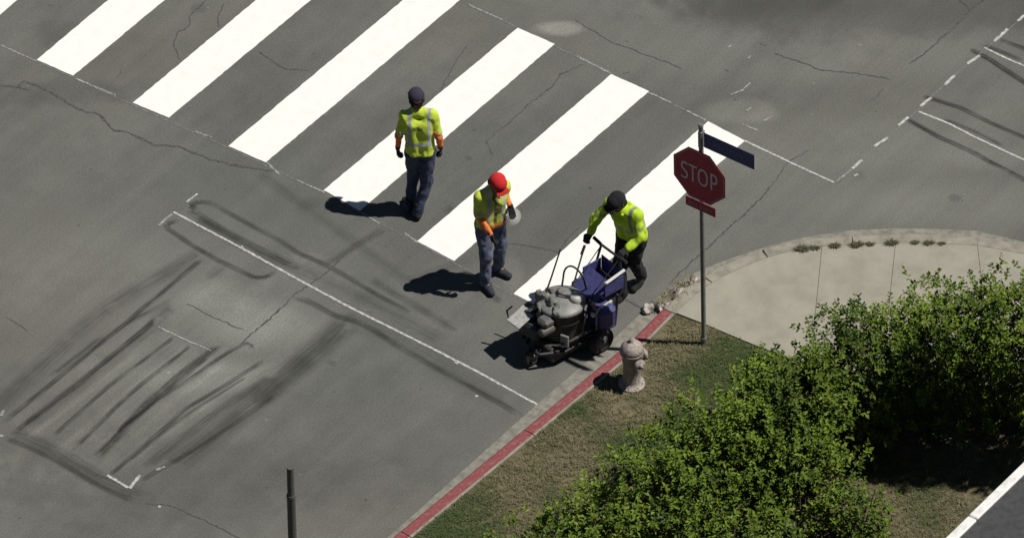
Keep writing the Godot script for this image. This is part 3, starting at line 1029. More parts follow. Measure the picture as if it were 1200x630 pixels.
# ------------------------------------------------------------------ foliage
func crown_mesh(lobes: Array, twigs_per_m2: float, leaf: float, sd: int, shoots: int, tone := 0.5) -> ArrayMesh:
	var r := RandomNumberGenerator.new()
	r.seed = sd
	var lump := FastNoiseLite.new()
	lump.seed = sd
	lump.frequency = 1.6
	lump.fractal_octaves = 3
	var v := PackedVector3Array()
	var n := PackedVector3Array()
	var c := PackedColorArray()
	for lb: Array in lobes:
		var ctr: Vector3 = lb[0]
		var rad: Vector3 = lb[1]
		var area := 4.0 * PI * pow((pow(rad.x * rad.y, 1.6) + pow(rad.x * rad.z, 1.6) + pow(rad.y * rad.z, 1.6)) / 3.0, 1.0 / 1.6)
		var count := int(area * twigs_per_m2)
		for i in count + shoots:
			var shoot := i >= count
			var d := Vector3(r.randfn(), r.randfn(), r.randfn()).normalized()
			if shoot:
				d.y = absf(d.y) + 0.5
				d = d.normalized()
			var t := 1.0 - 0.55 * pow(r.randf(), 1.7)
			if shoot:
				t = 0.95
			var p := ctr + d * rad * t
			p += d * lump.get_noise_3d(p.x, p.y, p.z) * 0.5 * rad.x
			var cl := lump.get_noise_3d(p.x * 1.9, p.y * 1.9, p.z * 1.9)
			p += d * cl * 0.22
			if cl < -0.18 and not shoot and r.randf() < 0.6:
				continue
			if p.y < 0.04:
				continue
			var rnd := Vector3(r.randf_range(-1, 1), r.randf_range(-1, 1), r.randf_range(-1, 1))
			var dir := (d * 0.5 + Vector3.UP * 0.65 + rnd * 0.6).normalized()
			var length := r.randf_range(0.07, 0.16)
			var leaves := 8
			if shoot:
				dir = (Vector3.UP + rnd * 0.25).normalized()
				length = r.randf_range(0.10, 0.27)
				leaves = int(length * 62.0)
			var side := dir.cross(Vector3(r.randf() - 0.5, 0.2, r.randf() - 0.5)).normalized()
			var other := dir.cross(side)
			var hue := clampf(tone + lump.get_noise_3d(p.x * 0.7 + 9.0, p.y, p.z * 0.7) * 0.7 + r.randf_range(-0.28, 0.28), 0.0, 1.0)
			for k in leaves:
				var a := k * 2.4 + r.randf() * 0.8
				var f := float(k) / leaves
				var out := (side * cos(a) + other * sin(a)) * 0.8 + dir * (0.35 + 0.5 * f) + Vector3(0, -0.1, 0)
				out = (out + Vector3(r.randf() - 0.5, r.randf() - 0.5, r.randf() - 0.5) * 0.5).normalized()
				var b := p + dir * length * f
				var ln := leaf * r.randf_range(0.55, 1.35) * (1.0 - 0.4 * f if shoot else 1.0)
				var wv := out.cross(Vector3(r.randf() - 0.5, 1.5, r.randf() - 0.5)).normalized() * ln * r.randf_range(0.24, 0.34)
				var nn := wv.cross(out).normalized()
				if nn.y < 0.0:
					nn = -nn
				var tip := b + out * ln - Vector3(0, ln * 0.15, 0)
				var l1 := b + out * ln * 0.45 + wv + nn * ln * 0.08
				var l2 := b + out * ln * 0.45 - wv + nn * ln * 0.08
				var h := clampf(hue + r.randf_range(-0.16, 0.16), 0.0, 1.0)
				var col := Color(lerpf(0.032, 0.150, h), lerpf(0.062, 0.215, h), lerpf(0.008, 0.020, h))
				if r.randf() < 0.02:
					col = Color(0.17, 0.13, 0.04)
				var n1 := (l1 - b).cross(tip - b).normalized()
				var n2 := (tip - b).cross(l2 - b).normalized()
				if n1.dot(nn) > 0.0:
					for q: Vector3 in [b, tip, l1, b, l2, tip]:
						v.append(q)
						c.append(col)
				else:
					n1 = -n1
					n2 = -n2
					for q: Vector3 in [b, l1, tip, b, tip, l2]:
						v.append(q)
						c.append(col)
				n.append_array(PackedVector3Array([n1, n1, n1, n2, n2, n2]))
	return arrays_mesh(v, n, c)

func stems_mesh(lobes: Array, sd: int, r0: float) -> ArrayMesh:
	var r := RandomNumberGenerator.new()
	r.seed = sd
	var st := surf()
	for lb: Array in lobes:
		var ctr: Vector3 = lb[0]
		var rad: Vector3 = lb[1]
		for k in 5:
			var a := TAU * k / 5.0 + r.randf()
			var b := Vector3(ctr.x * 0.5 + cos(a) * 0.06, 0.0, ctr.z * 0.5 + sin(a) * 0.06)
			var e := ctr + Vector3(cos(a) * rad.x * 0.6, rad.y * r.randf_range(0.2, 0.6), sin(a) * rad.z * 0.6)
			var m := b.lerp(e, 0.5) + Vector3(r.randf_range(-0.08, 0.08), 0.1, r.randf_range(-0.08, 0.08))
			add_tube(st, [b, b.lerp(m, 0.5), m, e], r0, r0 * 0.3, 6)
	return done(st)

func shrub(at: Vector3, lobes: Array, density: float, leaf: float, sd: int, shoots: int, tone: float, label: String) -> void:
	var s := thing("shrub", at)
	tag(s, label, "shrub", "shrubs of the hedge")
	mesh_node("crown", crown_mesh(lobes, density, leaf, sd, shoots, tone), M.leaf, s)
	mesh_node("stem", stems_mesh(lobes, sd + 1, 0.018), M.bark, s)

func build_hedge() -> void:
	var y := 0.13
	var low := "low leafy shrub at the near left end of the hedge by the bottom edge"
	shrub(Vector3(3.75, y, 3.75), [[Vector3(0, 0.45, 0), Vector3(0.70, 0.52, 0.8)]], 125.0, 0.056, 11, 8, 0.5, low)
	shrub(Vector3(4.05, y, 2.75), [[Vector3(0, 0.52, 0), Vector3(0.72, 0.6, 0.75)]], 125.0, 0.056, 12, 8, 0.55, "rounded green shrub next to the low end shrub of the hedge")
	shrub(Vector3(4.2, y, 1.9), [[Vector3(0, 0.62, 0), Vector3(0.75, 0.7, 0.7)], [Vector3(0.35, 0.85, -0.25), Vector3(0.5, 0.5, 0.5)]], 125.0, 0.056, 13, 8, 0.58, "sunny rounded shrub in the middle of the hedge facing the hydrant")
	shrub(Vector3(4.5, y, 1.0), [[Vector3(-0.05, 0.62, 0), Vector3(0.75, 0.7, 0.7)], [Vector3(0.1, 1.05, 0), Vector3(0.6, 0.48, 0.6)], [Vector3(-0.32, 0.62, -0.38), Vector3(0.5, 0.55, 0.5)]], 125.0, 0.056, 14, 12, 0.5, "tall shrub of the hedge nearest to the stop sign post")
	shrub(Vector3(4.78, y, 0.18), [[Vector3(0, 0.55, 0), Vector3(0.55, 0.6, 0.6)], [Vector3(0.0, 1.12, -0.05), Vector3(0.58, 0.5, 0.62)]], 165.0, 0.056, 15, 26, 0.45, "shrub with upright shoots against the pavement at the hedge bend")
	shrub(Vector3(5.28, y, -0.55), [[Vector3(0.05, 0.6, 0.05), Vector3(0.55, 0.65, 0.5)], [Vector3(-0.05, 1.17, -0.05), Vector3(0.62, 0.50, 0.62)]], 165.0, 0.056, 16, 26, 0.45, "dark shrub with long shoots behind the wide part of the pavement")
	shrub(Vector3(5.85, y, -1.15), [[Vector3(0.05, 0.6, 0.05), Vector3(0.55, 0.65, 0.5)], [Vector3(-0.05, 1.17, -0.05), Vector3(0.62, 0.50, 0.62)]], 165.0, 0.056, 17, 22, 0.45, "tall dark shrub at the right edge of the picture by the pavement")
	shrub(Vector3(6.5, y, -1.7), [[Vector3(0.0, 0.6, 0.0), Vector3(0.55, 0.65, 0.5)], [Vector3(0, 1.2, 0), Vector3(0.7, 0.55, 0.65)]], 100.0, 0.056, 18, 14, 0.45, "shrub continuing the hedge past the right edge of the picture")
	shrub(Vector3(4.95, y, 2.75), [[Vector3(0, 0.45, 0), Vector3(0.75, 0.58, 0.7)]], 115.0, 0.056, 19, 6, 0.4, "darker shrub behind the hedge front at the bottom edge")
	shrub(Vector3(5.05, y, 1.45), [[Vector3(0, 0.5, 0), Vector3(0.5, 0.6, 0.5)]], 120.0, 0.056, 20, 6, 0.45, "shrub in the hollow of the hedge above the bare brown gap")
	shrub(Vector3(5.72, y, 1.42), [[Vector3(0, 0.3, 0), Vector3(0.33, 0.42, 0.33)]], 130.0, 0.052, 21, 4, 0.5, "small bright bush beside the dry grass patch")
	shrub(Vector3(3.7, y, 4.9), [[Vector3(0, 0.5, 0), Vector3(0.75, 0.55, 0.8)]], 90.0, 0.05, 22, 4, 0.5, "shrub continuing the hedge below the bottom edge")

func build_shade_tree() -> void:
	# unseen slim tree added past the right edge to darken the back of the hedge
	var t := thing("added_shade_tree", Vector3(7.55, 0.13, -1.22))
	tag(t, "unseen columnar tree added beyond the right edge to shade the back of the hedge", "tree")
	var lobes := []
	for k in 7:
		lobes.append([Vector3(0, 0.9 + k * 0.72, 0), Vector3(0.32 - absf(k - 2.5) * 0.015, 0.55, 0.32 - absf(k - 2.5) * 0.015)])
	mesh_node("crown", crown_mesh(lobes, 210.0, 0.06, 31, 0, 0.2), M.leaf, t)
	mesh_node("trunk", tube_mesh([Vector3.ZERO, Vector3(0.02, 1.5, 0.02), Vector3(-0.02, 3.2, 0.03), Vector3(0.02, 5.2, 0.0)], 0.10, 0.02, 10), M.bark, t)

func tuft_mesh(sd: int, blades: int, h: float, w: float) -> ArrayMesh:
	var r := RandomNumberGenerator.new()
	r.seed = sd
	var v := PackedVector3Array()
	var n := PackedVector3Array()
	var c := PackedColorArray()
	for k in blades:
		var a := r.randf() * TAU
		var d := Vector3(cos(a), 0, sin(a))
		var p := d * r.randf() * 0.03
		var s := Vector3(-d.z, 0, d.x) * w * 0.5
		var hh := h * r.randf_range(0.5, 1.2)
		var mid := p + d * hh * 0.3 + Vector3.UP * hh * 0.65
		var tip := p + d * hh * r.randf_range(0.6, 1.2) + Vector3.UP * hh * 0.8
		var nn := (Vector3.UP + d * -0.4).normalized()
		var g := r.randf_range(0.75, 1.2)
		var t := [p - s, p + s, mid + s * 0.8, p - s, mid + s * 0.8, mid - s * 0.8, mid - s * 0.8, mid + s * 0.8, tip]
		for q in 3:
			var ta: Vector3 = t[q * 3]
			var tb: Vector3 = t[q * 3 + 1]
			var tc: Vector3 = t[q * 3 + 2]
			var cr := (tb - ta).cross(tc - ta).normalized()
			if cr.dot(nn) > 0.0:
				var sw := tb
				tb = tc
				tc = sw
			else:
				cr = -cr
			for w3: Vector3 in [ta, tb, tc]:
				v.append(w3)
				n.append(cr)
				c.append(Color(g, g, g))
	return arrays_mesh(v, n, c)

func build_grass() -> void:
	var patch := FastNoiseLite.new()
	patch.seed = 3
	patch.frequency = 0.55
	patch.fractal_octaves = 4
	var grass_mat := vertex_coloured(0.85)
	var spots := []
	var r := RandomNumberGenerator.new()
	r.seed = 99
	var edge := part_of(CURB_IN, 0, 5)
	for i in 80000:
		var x := r.randf_range(1.7, 8.0)
		var z := r.randf_range(-1.0, 6.2)
		# stay behind the kerb and before the pavement
		var ok := true
		for k in edge.size() - 1:
			if z <= edge[k].y and z >= edge[k + 1].y:
				var t := (z - edge[k].y) / (edge[k + 1].y - edge[k].y)
				ok = x > lerpf(edge[k].x, edge[k + 1].x, t) + 0.03
		for k in WALK_NEAR.size() - 1:
			if x >= WALK_NEAR[k].x and x <= WALK_NEAR[k + 1].x:
				var t: float = (x - WALK_NEAR[k].x) / (WALK_NEAR[k + 1].x - WALK_NEAR[k].x)
				ok = ok and z > lerpf(WALK_NEAR[k].y, WALK_NEAR[k + 1].y, t) + 0.03
		if not ok:
			continue
		var green := patch.get_noise_2d(x, z) + 0.14
		# trodden and dry by the hydrant and sign, dry behind the hedge
		green -= 0.45 * exp(-(pow((x - 2.25) / 0.5, 2.0) + pow((z - 0.6) / 1.2, 2.0)))
		green -= 0.25 * exp(-(pow((x - 2.6) / 0.5, 2.0) + pow((z - 2.0) / 0.7, 2.0)))
		green += 0.22 * exp(-(pow((x - 2.6) / 0.8, 2.0) + pow((z - 4.4) / 1.4, 2.0)))
		green += 0.30 * exp(-(pow((x - 3.2) / 0.5, 2.0) + pow((z - 0.1) / 0.5, 2.0)))
		if x > 4.9:
			green -= 0.35
		if r.randf() > 0.62 + green * 1.0:
			continue
		spots.append([x, z, clampf(green * 1.6 + 0.42, 0.0, 1.0)])
	var mm := MultiMesh.new()
	mm.transform_format = MultiMesh.TRANSFORM_3D
	mm.use_colors = true
	mm.mesh = tuft_mesh(5, 9, 0.042, 0.006)
	mm.instance_count = spots.size()
	for i in spots.size():
		var s: Array = spots[i]
		var sc := r.randf_range(0.5, 1.2)
		mm.set_instance_transform(i, Transform3D(Basis(Vector3.UP, r.randf() * TAU).scaled(Vector3(sc, sc, sc)), Vector3(s[0], 0.133, s[1])))
		var g: float = clampf(s[2] + r.randf_range(-0.25, 0.25), 0.0, 1.0)
		mm.set_instance_color(i, Color(lerpf(0.25, 0.068, g), lerpf(0.21, 0.106, g), lerpf(0.12, 0.026, g)))
	var o := MultiMeshInstance3D.new()
	o.name = "grass"
	o.multimesh = mm
	o.material_override = grass_mat
	o.set_meta("kind", "stuff")
	o.set_meta("label", "short patchy grass between the red kerb and the hedge")
	o.set_meta("category", "grass")
	add_child(o)
	# weeds in the joint between kerb and pavement
	var i := 0
	for w: Array in [[2.52, -2.06, 1.1], [2.62, -2.17, 0.8], [2.78, -2.33, 0.9], [2.97, -2.49, 1.1], [3.08, -2.59, 0.7], [3.26, -2.75, 1.0], [3.47, -2.91, 0.7], [3.60, -3.0, 0.8], [3.72, -3.08, 0.6]]:
		var t := mesh_node("weed", tuft_mesh(40 + i, 110, 0.05, 0.007), null)
		t.material_override = flat(lin(0.07, 0.072, 0.035), 0.9)
		t.position = Vector3(w[0], 0.146, w[1])
		t.scale = Vector3(w[2] * 1.6, w[2] * 0.7, w[2] * 1.0)
		t.rotation.y = deg_to_rad(40.0)
		tag(t, "%s weed from the stop sign in the joint between corner kerb and pavement" % ["first", "second", "third", "fourth", "fifth", "sixth", "seventh", "eighth", "ninth"][i], "weed", "weeds in the kerb joint")
		i += 1

# ------------------------------------------------------------------ street furniture
func text_mesh(words: String, width: float, height: float, depth := 0.003) -> Dictionary:
	var f := SystemFont.new()
	f.font_names = PackedStringArray(["Droid Sans"])
	f.font_weight = 400
	var t := TextMesh.new()
	t.font = f
	t.text = words
	t.font_size = 64
	t.pixel_size = 0.01
	t.depth = 0.1
	var box := t.get_aabb()
	return {"mesh": t, "scale": Vector3(width / box.size.x, height / box.size.y, depth / box.size.z), "centre": box.get_center()}

func letters(words: String, width: float, height: float, at: Vector3, m: Material, parent: Node, called := "lettering") -> void:
	var d := text_mesh(words, width, height)
	var o := mesh_node(called, d.mesh, m, parent)
	o.scale = d.scale
	o.position = at - d.centre * d.scale

func octagon(width: float) -> PackedVector2Array:
	var o := PackedVector2Array()
	for k in 8:
		var a := TAU * (k + 0.5) / 8.0
		o.append(Vector2(cos(a), sin(a)) * width * 0.5 / cos(PI / 8.0))
	return o

# a plate in the xy plane, front at z = depth
func plate_mesh(outline: PackedVector2Array, depth: float, hole := PackedVector2Array()) -> ArrayMesh:
	var st := surf()
	var n := outline.size()
	if hole.size() > 0:
		for i in n:
			var j := (i + 1) % n
			quad(st, Vector3(outline[j].x, outline[j].y, depth), Vector3(outline[i].x, outline[i].y, depth), Vector3(hole[i].x, hole[i].y, depth), Vector3(hole[j].x, hole[j].y, depth))
	else:
		for s: float in [0.0, depth]:
			for i in range(1, n - 1):
				var tri := [outline[0], outline[i + 1], outline[i]]
				if s == 0.0:
					tri = [outline[0], outline[i], outline[i + 1]]
				for p: Vector2 in tri:
					st.add_vertex(Vector3(p.x, p.y, s))
		for i in n:
			var j := (i + 1) % n
			quad(st, Vector3(outline[i].x, outline[i].y, 0), Vector3(outline[i].x, outline[i].y, depth), Vector3(outline[j].x, outline[j].y, depth), Vector3(outline[j].x, outline[j].y, 0))
	return done(st)

func rounded_rect(w: float, h: float, r: float) -> PackedVector2Array:
	var o := PackedVector2Array()
	for k in 4:
		var c := Vector2((w * 0.5 - r) * (1 if k == 0 or k == 3 else -1), (h * 0.5 - r) * (1 if k < 2 else -1))
		for i in 4:
			var a := PI * 0.5 * (k + i / 3.0)
			o.append(c + Vector2(cos(a), sin(a)) * r)
	return o

func build_stop_sign() -> void:
	var s := thing("stop_sign", Vector3(2.56, 0.13, -0.13))
	s.rotation_degrees.z = 1.5
	tag(s, "red octagonal stop sign with blue street sign on a tall grey post", "street sign")
	var post := mesh_node("post", tube_mesh([Vector3(0, -0.05, 0), Vector3(0, 1.0, 0), Vector3(0, 2.2, 0), Vector3(0, 3.12, 0)], 0.027, 0.027, 12), mottled([[0.13, 0.122, 0.107], [0.19, 0.18, 0.16], [0.25, 0.238, 0.212]], 0.4, 0.6), s)
	mesh_node("post_sleeve", tube_mesh([Vector3(0, -0.05, 0), Vector3(0, 0.11, 0)], 0.036, 0.036, 12), M.steel, post)
	mesh_node("post_cap", tube_mesh([Vector3(0, 3.12, 0), Vector3(0, 3.14, 0)], 0.031, 0.022, 12), M.steel, post)
	var red := mottled([[0.33, 0.012, 0.028], [0.38, 0.015, 0.034], [0.42, 0.020, 0.040]], 0.8, 0.55)
	var white := flat(lin(0.62, 0.55, 0.56), 0.6)
	var faded := flat(lin(0.36, 0.22, 0.23), 0.6)
	var face := mesh_node("sign_plate", plate_mesh(octagon(0.69), 0.005), red, s, Vector3(0, 2.44, 0.036))
	mesh_node("border", plate_mesh(octagon(0.665), 0.0072, octagon(0.640)), faded, face)
	letters("STOP", 0.49, 0.235, Vector3(0, 0, 0.0072), white, face)
	mesh_node("bolt", lathe_mesh([Vector2(0, 0.006), Vector2(0.008, 0.004), Vector2(0.01, 0)], 8, Transform3D(Basis(Vector3.RIGHT, PI / 2), Vector3(0, 0.26, 0.006))), M.steel, face)
	mesh_node("bolt", lathe_mesh([Vector2(0, 0.006), Vector2(0.008, 0.004), Vector2(0.01, 0)], 8, Transform3D(Basis(Vector3.RIGHT, PI / 2), Vector3(0, -0.26, 0.006))), M.steel, face)
	var small := mesh_node("lower_plate", plate_mesh(rounded_rect(0.40, 0.125, 0.012), 0.004), red, s, Vector3(0.01, 2.015, 0.036))
	letters("ALL WAY", 0.32, 0.06, Vector3(0, 0, 0.006), flat(lin(0.34, 0.28, 0.27), 0.6), small)
	for y: float in [2.44, 2.015]:
		mesh_node("bracket", box_mesh(Vector3(0.05, 0.10, 0.014), 0.002, Transform3D(Basis(), Vector3(0, y, 0.0305))), M.steel, s)
	var blade := mesh_node("street_name_sign", box_mesh(Vector3(0.67, 0.205, 0.006), 0.002), mottled([[0.024, 0.032, 0.13], [0.034, 0.044, 0.18]], 0.5, 0.5), s, Vector3(0.375, 2.94, 0.0))
	# weathered strokes of lettering, too worn to read
	var strokes := flat(lin(0.13, 0.14, 0.25), 0.6)
	var st := surf()
	var r := RandomNumberGenerator.new()
	r.seed = 8
	for k in 11:
		var x := -0.20 + k * 0.037
		if k == 4:
			continue
		add_box(st, Transform3D(Basis(), Vector3(x, 0.0, 0.0042)), Vector3(0.010, 0.075, 0.002), 0.0005)
		add_box(st, Transform3D(Basis(), Vector3(x + 0.012, r.randf_range(-0.03, 0.03), 0.0042)), Vector3(0.014, 0.010, 0.002), 0.0005)
	mesh_node("worn_lettering", done(st), strokes, blade)
	mesh_node("bracket", box_mesh(Vector3(0.05, 0.22, 0.07), 0.006, Transform3D(Basis(), Vector3(0.005, 2.94, 0))), M.steel, s)

func build_hydrant() -> void:
	var h := thing("fire_hydrant", Vector3(2.31, 0.13, 0.88), deg_to_rad(-20.0))
	h.scale = Vector3(1.03, 0.92, 1.03)
	tag(h, "weathered off white fire hydrant on the grass behind the red kerb", "fire hydrant")
	mesh_node("barrel", lathe_mesh([Vector2(0.0, 0.0), Vector2(0.145, 0.0), Vector2(0.145, 0.03), Vector2(0.135, 0.035), Vector2(0.10, 0.045), Vector2(0.093, 0.09), Vector2(0.093, 0.36), Vector2(0.105, 0.38), Vector2(0.105, 0.50), Vector2(0.128, 0.51), Vector2(0.13, 0.545), Vector2(0.12, 0.55)], 24), M.hydrant, h)
	var bonnet := mesh_node("bonnet", lathe_mesh([Vector2(0.12, 0.55), Vector2(0.128, 0.555), Vector2(0.125, 0.58), Vector2(0.11, 0.62), Vector2(0.08, 0.66), Vector2(0.045, 0.68), Vector2(0.03, 0.685), Vector2(0.026, 0.69), Vector2(0.026, 0.735), Vector2(0.0, 0.738)], 24), M.hydrant, h)
	for k in 8:
		var a := TAU * k / 8.0
		mesh_node("bolt", lathe_mesh([Vector2(0, 0.02), Vector2(0.011, 0.018), Vector2(0.012, 0)], 6, Transform3D(Basis(), Vector3(cos(a) * 0.122, 0.03, sin(a) * 0.122))), M.hydrant, h)
	for d: Array in [[Vector3(1, 0, 0), 0.055, 0.44, 0.10], [Vector3(-1, 0, 0), 0.055, 0.44, 0.08], [Vector3(0, 0, -1), 0.068, 0.42, 0.09]]:
		var dir: Vector3 = d[0]
		var r: float = d[1]
		var b := Basis(Quaternion(Vector3.UP, dir))
		var o := dir * 0.085 + Vector3(0, d[2], 0)
		var l: float = d[3]
		var nz := mesh_node("nozzle", lathe_mesh([Vector2(r * 0.85, 0), Vector2(r * 0.85, l * 0.45), Vector2(r * 1.15, l * 0.45), Vector2(r * 1.15, l * 0.8), Vector2(r, l * 0.88), Vector2(r * 0.3, l * 0.9), Vector2(r * 0.3, l * 1.2), Vector2(0, l * 1.2)], 14, Transform3D(b, o)), M.hydrant, h)
		nz.name = "nozzle"
	# chain from the cap
	var pts := []
	for k in 8:
		var t := k / 7.0
		pts.append(Vector3(0.19 - 0.09 * t, 0.42 - sin(t * PI) * 0.16, 0.05))
	mesh_node("chain", tube_mesh(pts, 0.006, 0.006, 5), M.steel, h)

func build_post() -> void:
	var p := thing("metal_post", Vector3(1.90, 0.13, 6.35))
	tag(p, "dark upright post cut off by the bottom edge left of the red kerb", "post")
	var dark := mottled([[0.068, 0.069, 0.061], [0.090, 0.091, 0.081]], 0.4, 0.8)
	mesh_node("shaft", tube_mesh([Vector3(0, -0.05, 0), Vector3(0, 1.2, 0), Vector3(0, 2.17, 0)], 0.047, 0.045, 14), dark, p)
	mesh_node("collar", tube_mesh([Vector3(0, 2.15, 0), Vector3(0, 2.18, 0)], 0.050, 0.047, 14), dark, p)
	mesh_node("shaft", tube_mesh([Vector3(0, 2.18, 0), Vector3(0, 2.45, 0), Vector3(0, 2.565, 0)], 0.038, 0.037, 14), dark, p)

func build_rubble() -> void:
	var pale := vertex_coloured(0.95)
	var r := RandomNumberGenerator.new()
	r.seed = 21
	var names := ["largest pale lump of broken kerb concrete at the end of the red paint", "small pale lump of broken concrete beside the largest kerb lump", "middle pale lump of broken concrete on the kerb corner", "farthest pale lump of broken concrete along the kerb corner"]
	var spots := [[1.80, -0.42, 0.14], [1.66, -0.34, 0.07], [1.82, -0.76, 0.11], [1.80, -0.99, 0.09]]
	for k in 4:
		var s: Array = spots[k]
		var size: float = s[2]
		var bag := new_bag()
		var bones := []
		for j in 4:
			var a := Vector3(r.randf_range(-1, 1), r.randf_range(-0.1, 0.25), r.randf_range(-1, 1)) * size * 0.75
			bones.append([a, a + Vector3(r.randf_range(-1, 1), 0, r.randf_range(-1, 1)) * size * 0.4, size * r.randf_range(0.35, 0.55), size * 0.35])
		blob(bag, bones, 0.012, 0.06, func(p: Vector3) -> Color:
			var g := 0.34 + 0.16 * absf(sin(p.x * 61.0 + p.z * 37.0) * sin(p.y * 53.0 + p.x * 20.0))
			return Color(g * 1.05, g * 0.95, g * 0.86), 0.012, 12.0)
		var o := mesh_node("concrete_lump", bag_mesh(bag), pale)
		o.position = Vector3(s[0], 0.03, s[1])
		tag(o, names[k], "rubble", "broken kerb concrete")

# ------------------------------------------------------------------ the paint machine
func wheel(parent: Node, at: Vector3, r: float, w: float) -> void:
	var b := Transform3D(Basis(Vector3(0, 0, 1), PI / 2), at)
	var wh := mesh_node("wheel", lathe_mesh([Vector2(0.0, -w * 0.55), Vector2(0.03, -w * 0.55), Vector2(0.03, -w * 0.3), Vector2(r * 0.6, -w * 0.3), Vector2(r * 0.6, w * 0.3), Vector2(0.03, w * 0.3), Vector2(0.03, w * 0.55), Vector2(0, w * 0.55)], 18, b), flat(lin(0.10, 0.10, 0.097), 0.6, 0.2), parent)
	mesh_node("tyre", lathe_mesh([Vector2(r * 0.58, -w * 0.32), Vector2(r * 0.75, -w * 0.5), Vector2(r * 0.93, -w * 0.42), Vector2(r, -w * 0.15), Vector2(r, w * 0.15), Vector2(r * 0.93, w * 0.42), Vector2(r * 0.75, w * 0.5), Vector2(r * 0.58, w * 0.32)], 24, b), M.rubber, wh)

func build_machine() -> void:
	var m := thing("line_painting_machine", Vector3(1.28, 0.0, 0.60), deg_to_rad(-14.0))
	tag(m, "walk behind road marking machine with grey kettle and blue hopper", "machine")
	var blue := mottled([[0.040, 0.040, 0.12], [0.055, 0.055, 0.18], [0.085, 0.085, 0.23]], 0.4, 0.55)
	var shade_dark := mottled([[0.025, 0.024, 0.022], [0.05, 0.048, 0.044], [0.09, 0.087, 0.08]], 0.4, 0.8)  # near black stands in for shade on the kettle body and low parts
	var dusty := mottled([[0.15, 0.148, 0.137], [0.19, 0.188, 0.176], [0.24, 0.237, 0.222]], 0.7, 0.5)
	var pale := mottled([[0.30, 0.295, 0.275], [0.42, 0.415, 0.39], [0.52, 0.51, 0.48]], 0.35, 0.55)
	# frame
	var st := surf()
	for x: float in [-0.24, 0.24]:
		add_tube(st, [Vector3(x, 0.20, -0.42), Vector3(x, 0.20, 0.30), Vector3(x * 0.5, 0.22, 0.56)], 0.02, 0.02, 8)
		add_tube(st, [Vector3(x, 0.20, -0.42), Vector3(x, 0.62, -0.46)], 0.018, 0.018, 8)
	for z: float in [-0.42, -0.05, 0.30]:
		add_tube(st, [Vector3(-0.24, 0.20, z), Vector3(0.24, 0.20, z)], 0.018, 0.018, 8)
	add_tube(st, [Vector3(-0.12, 0.22, 0.56), Vector3(0.12, 0.22, 0.56)], 0.02, 0.02, 8)
	add_box(st, Transform3D(Basis(), Vector3(0, 0.24, 0.1)), Vector3(0.46, 0.02, 0.62), 0.004)
	mesh_node("frame", done(st), M.black_metal, m)
	mesh_node("burner_box", box_mesh(Vector3(0.42, 0.20, 0.52), 0.02, Transform3D(Basis(), Vector3(-0.02, 0.155, 0.18))), shade_dark, m)
	mesh_node("side_guard", box_mesh(Vector3(0.03, 0.26, 0.40), 0.01, Transform3D(Basis(), Vector3(-0.27, 0.27, 0.30))), shade_dark, m)
	wheel(m, Vector3(-0.32, 0.16, -0.16), 0.16, 0.085)
	wheel(m, Vector3(0.32, 0.16, -0.16), 0.16, 0.085)
	wheel(m, Vector3(0.0, 0.125, 0.56), 0.125, 0.07)
	mesh_node("front_fork", tube_mesh([Vector3(-0.06, 0.125, 0.56), Vector3(-0.06, 0.26, 0.56), Vector3(0.06, 0.26, 0.56), Vector3(0.06, 0.125, 0.56)], 0.012, 0.012, 6), M.black_metal, m)
	# kettle with lid
	var k := Transform3D(Basis(), Vector3(-0.02, 0, 0.13))
	var kettle := mesh_node("kettle", lathe_mesh([Vector2(0.0, 0.27), Vector2(0.22, 0.27), Vector2(0.245, 0.29), Vector2(0.25, 0.33), Vector2(0.25, 0.62), Vector2(0.262, 0.625), Vector2(0.262, 0.65), Vector2(0.25, 0.655)], 28, k), shade_dark, m)
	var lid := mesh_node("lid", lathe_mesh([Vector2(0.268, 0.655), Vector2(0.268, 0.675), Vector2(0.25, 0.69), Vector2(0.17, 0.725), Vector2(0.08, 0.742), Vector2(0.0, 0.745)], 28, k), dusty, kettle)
	mesh_node("lid_handle", tube_mesh([Vector3(0.06, 0.73, 0.06), Vector3(0.07, 0.775, 0.08), Vector3(-0.05, 0.775, 0.16), Vector3(-0.06, 0.73, 0.16)], 0.01, 0.01, 6), M.black_metal, lid)
	mesh_node("filler_cap", lathe_mesh([Vector2(0.075, 0.70), Vector2(0.08, 0.75), Vector2(0.06, 0.785), Vector2(0.0, 0.79)], 16, Transform3D(Basis(), Vector3(0.10, 0, 0.02))), pale, lid)
	# folded canvas thrown over the kettle
	var bag := new_bag()
	blob(bag, [[Vector3(-0.20, 0.70, 0.28), Vector3(-0.02, 0.735, 0.26), 0.06, 0.05], [Vector3(-0.22, 0.69, 0.16), Vector3(-0.06, 0.745, 0.10), 0.05, 0.045], [Vector3(-0.24, 0.66, 0.22), Vector3(-0.26, 0.54, 0.26), 0.05, 0.04], [Vector3(0.03, 0.735, 0.24), Vector3(0.12, 0.68, 0.32), 0.045, 0.04], [Vector3(-0.10, 0.69, 0.34), Vector3(-0.08, 0.56, 0.385), 0.05, 0.035]], 0.010, 0.05, func(p: Vector3) -> Color:
		var g := 0.15 + 0.05 * sin(p.x * 47.0 + p.z * 29.0) * sin(p.y * 38.0 + p.z * 17.0)
		return Color(g, g * 0.985, g * 0.92), 0.020, 9.0)
	mesh_node("canvas", bag_mesh(bag), M.cloth, m)
	mesh_node("burner_pipe", tube_mesh([Vector3(0.24, 0.30, -0.10), Vector3(0.285, 0.36, 0.0), Vector3(0.285, 0.36, 0.24), Vector3(0.20, 0.30, 0.38)], 0.016, 0.016, 8), shade_dark, m)
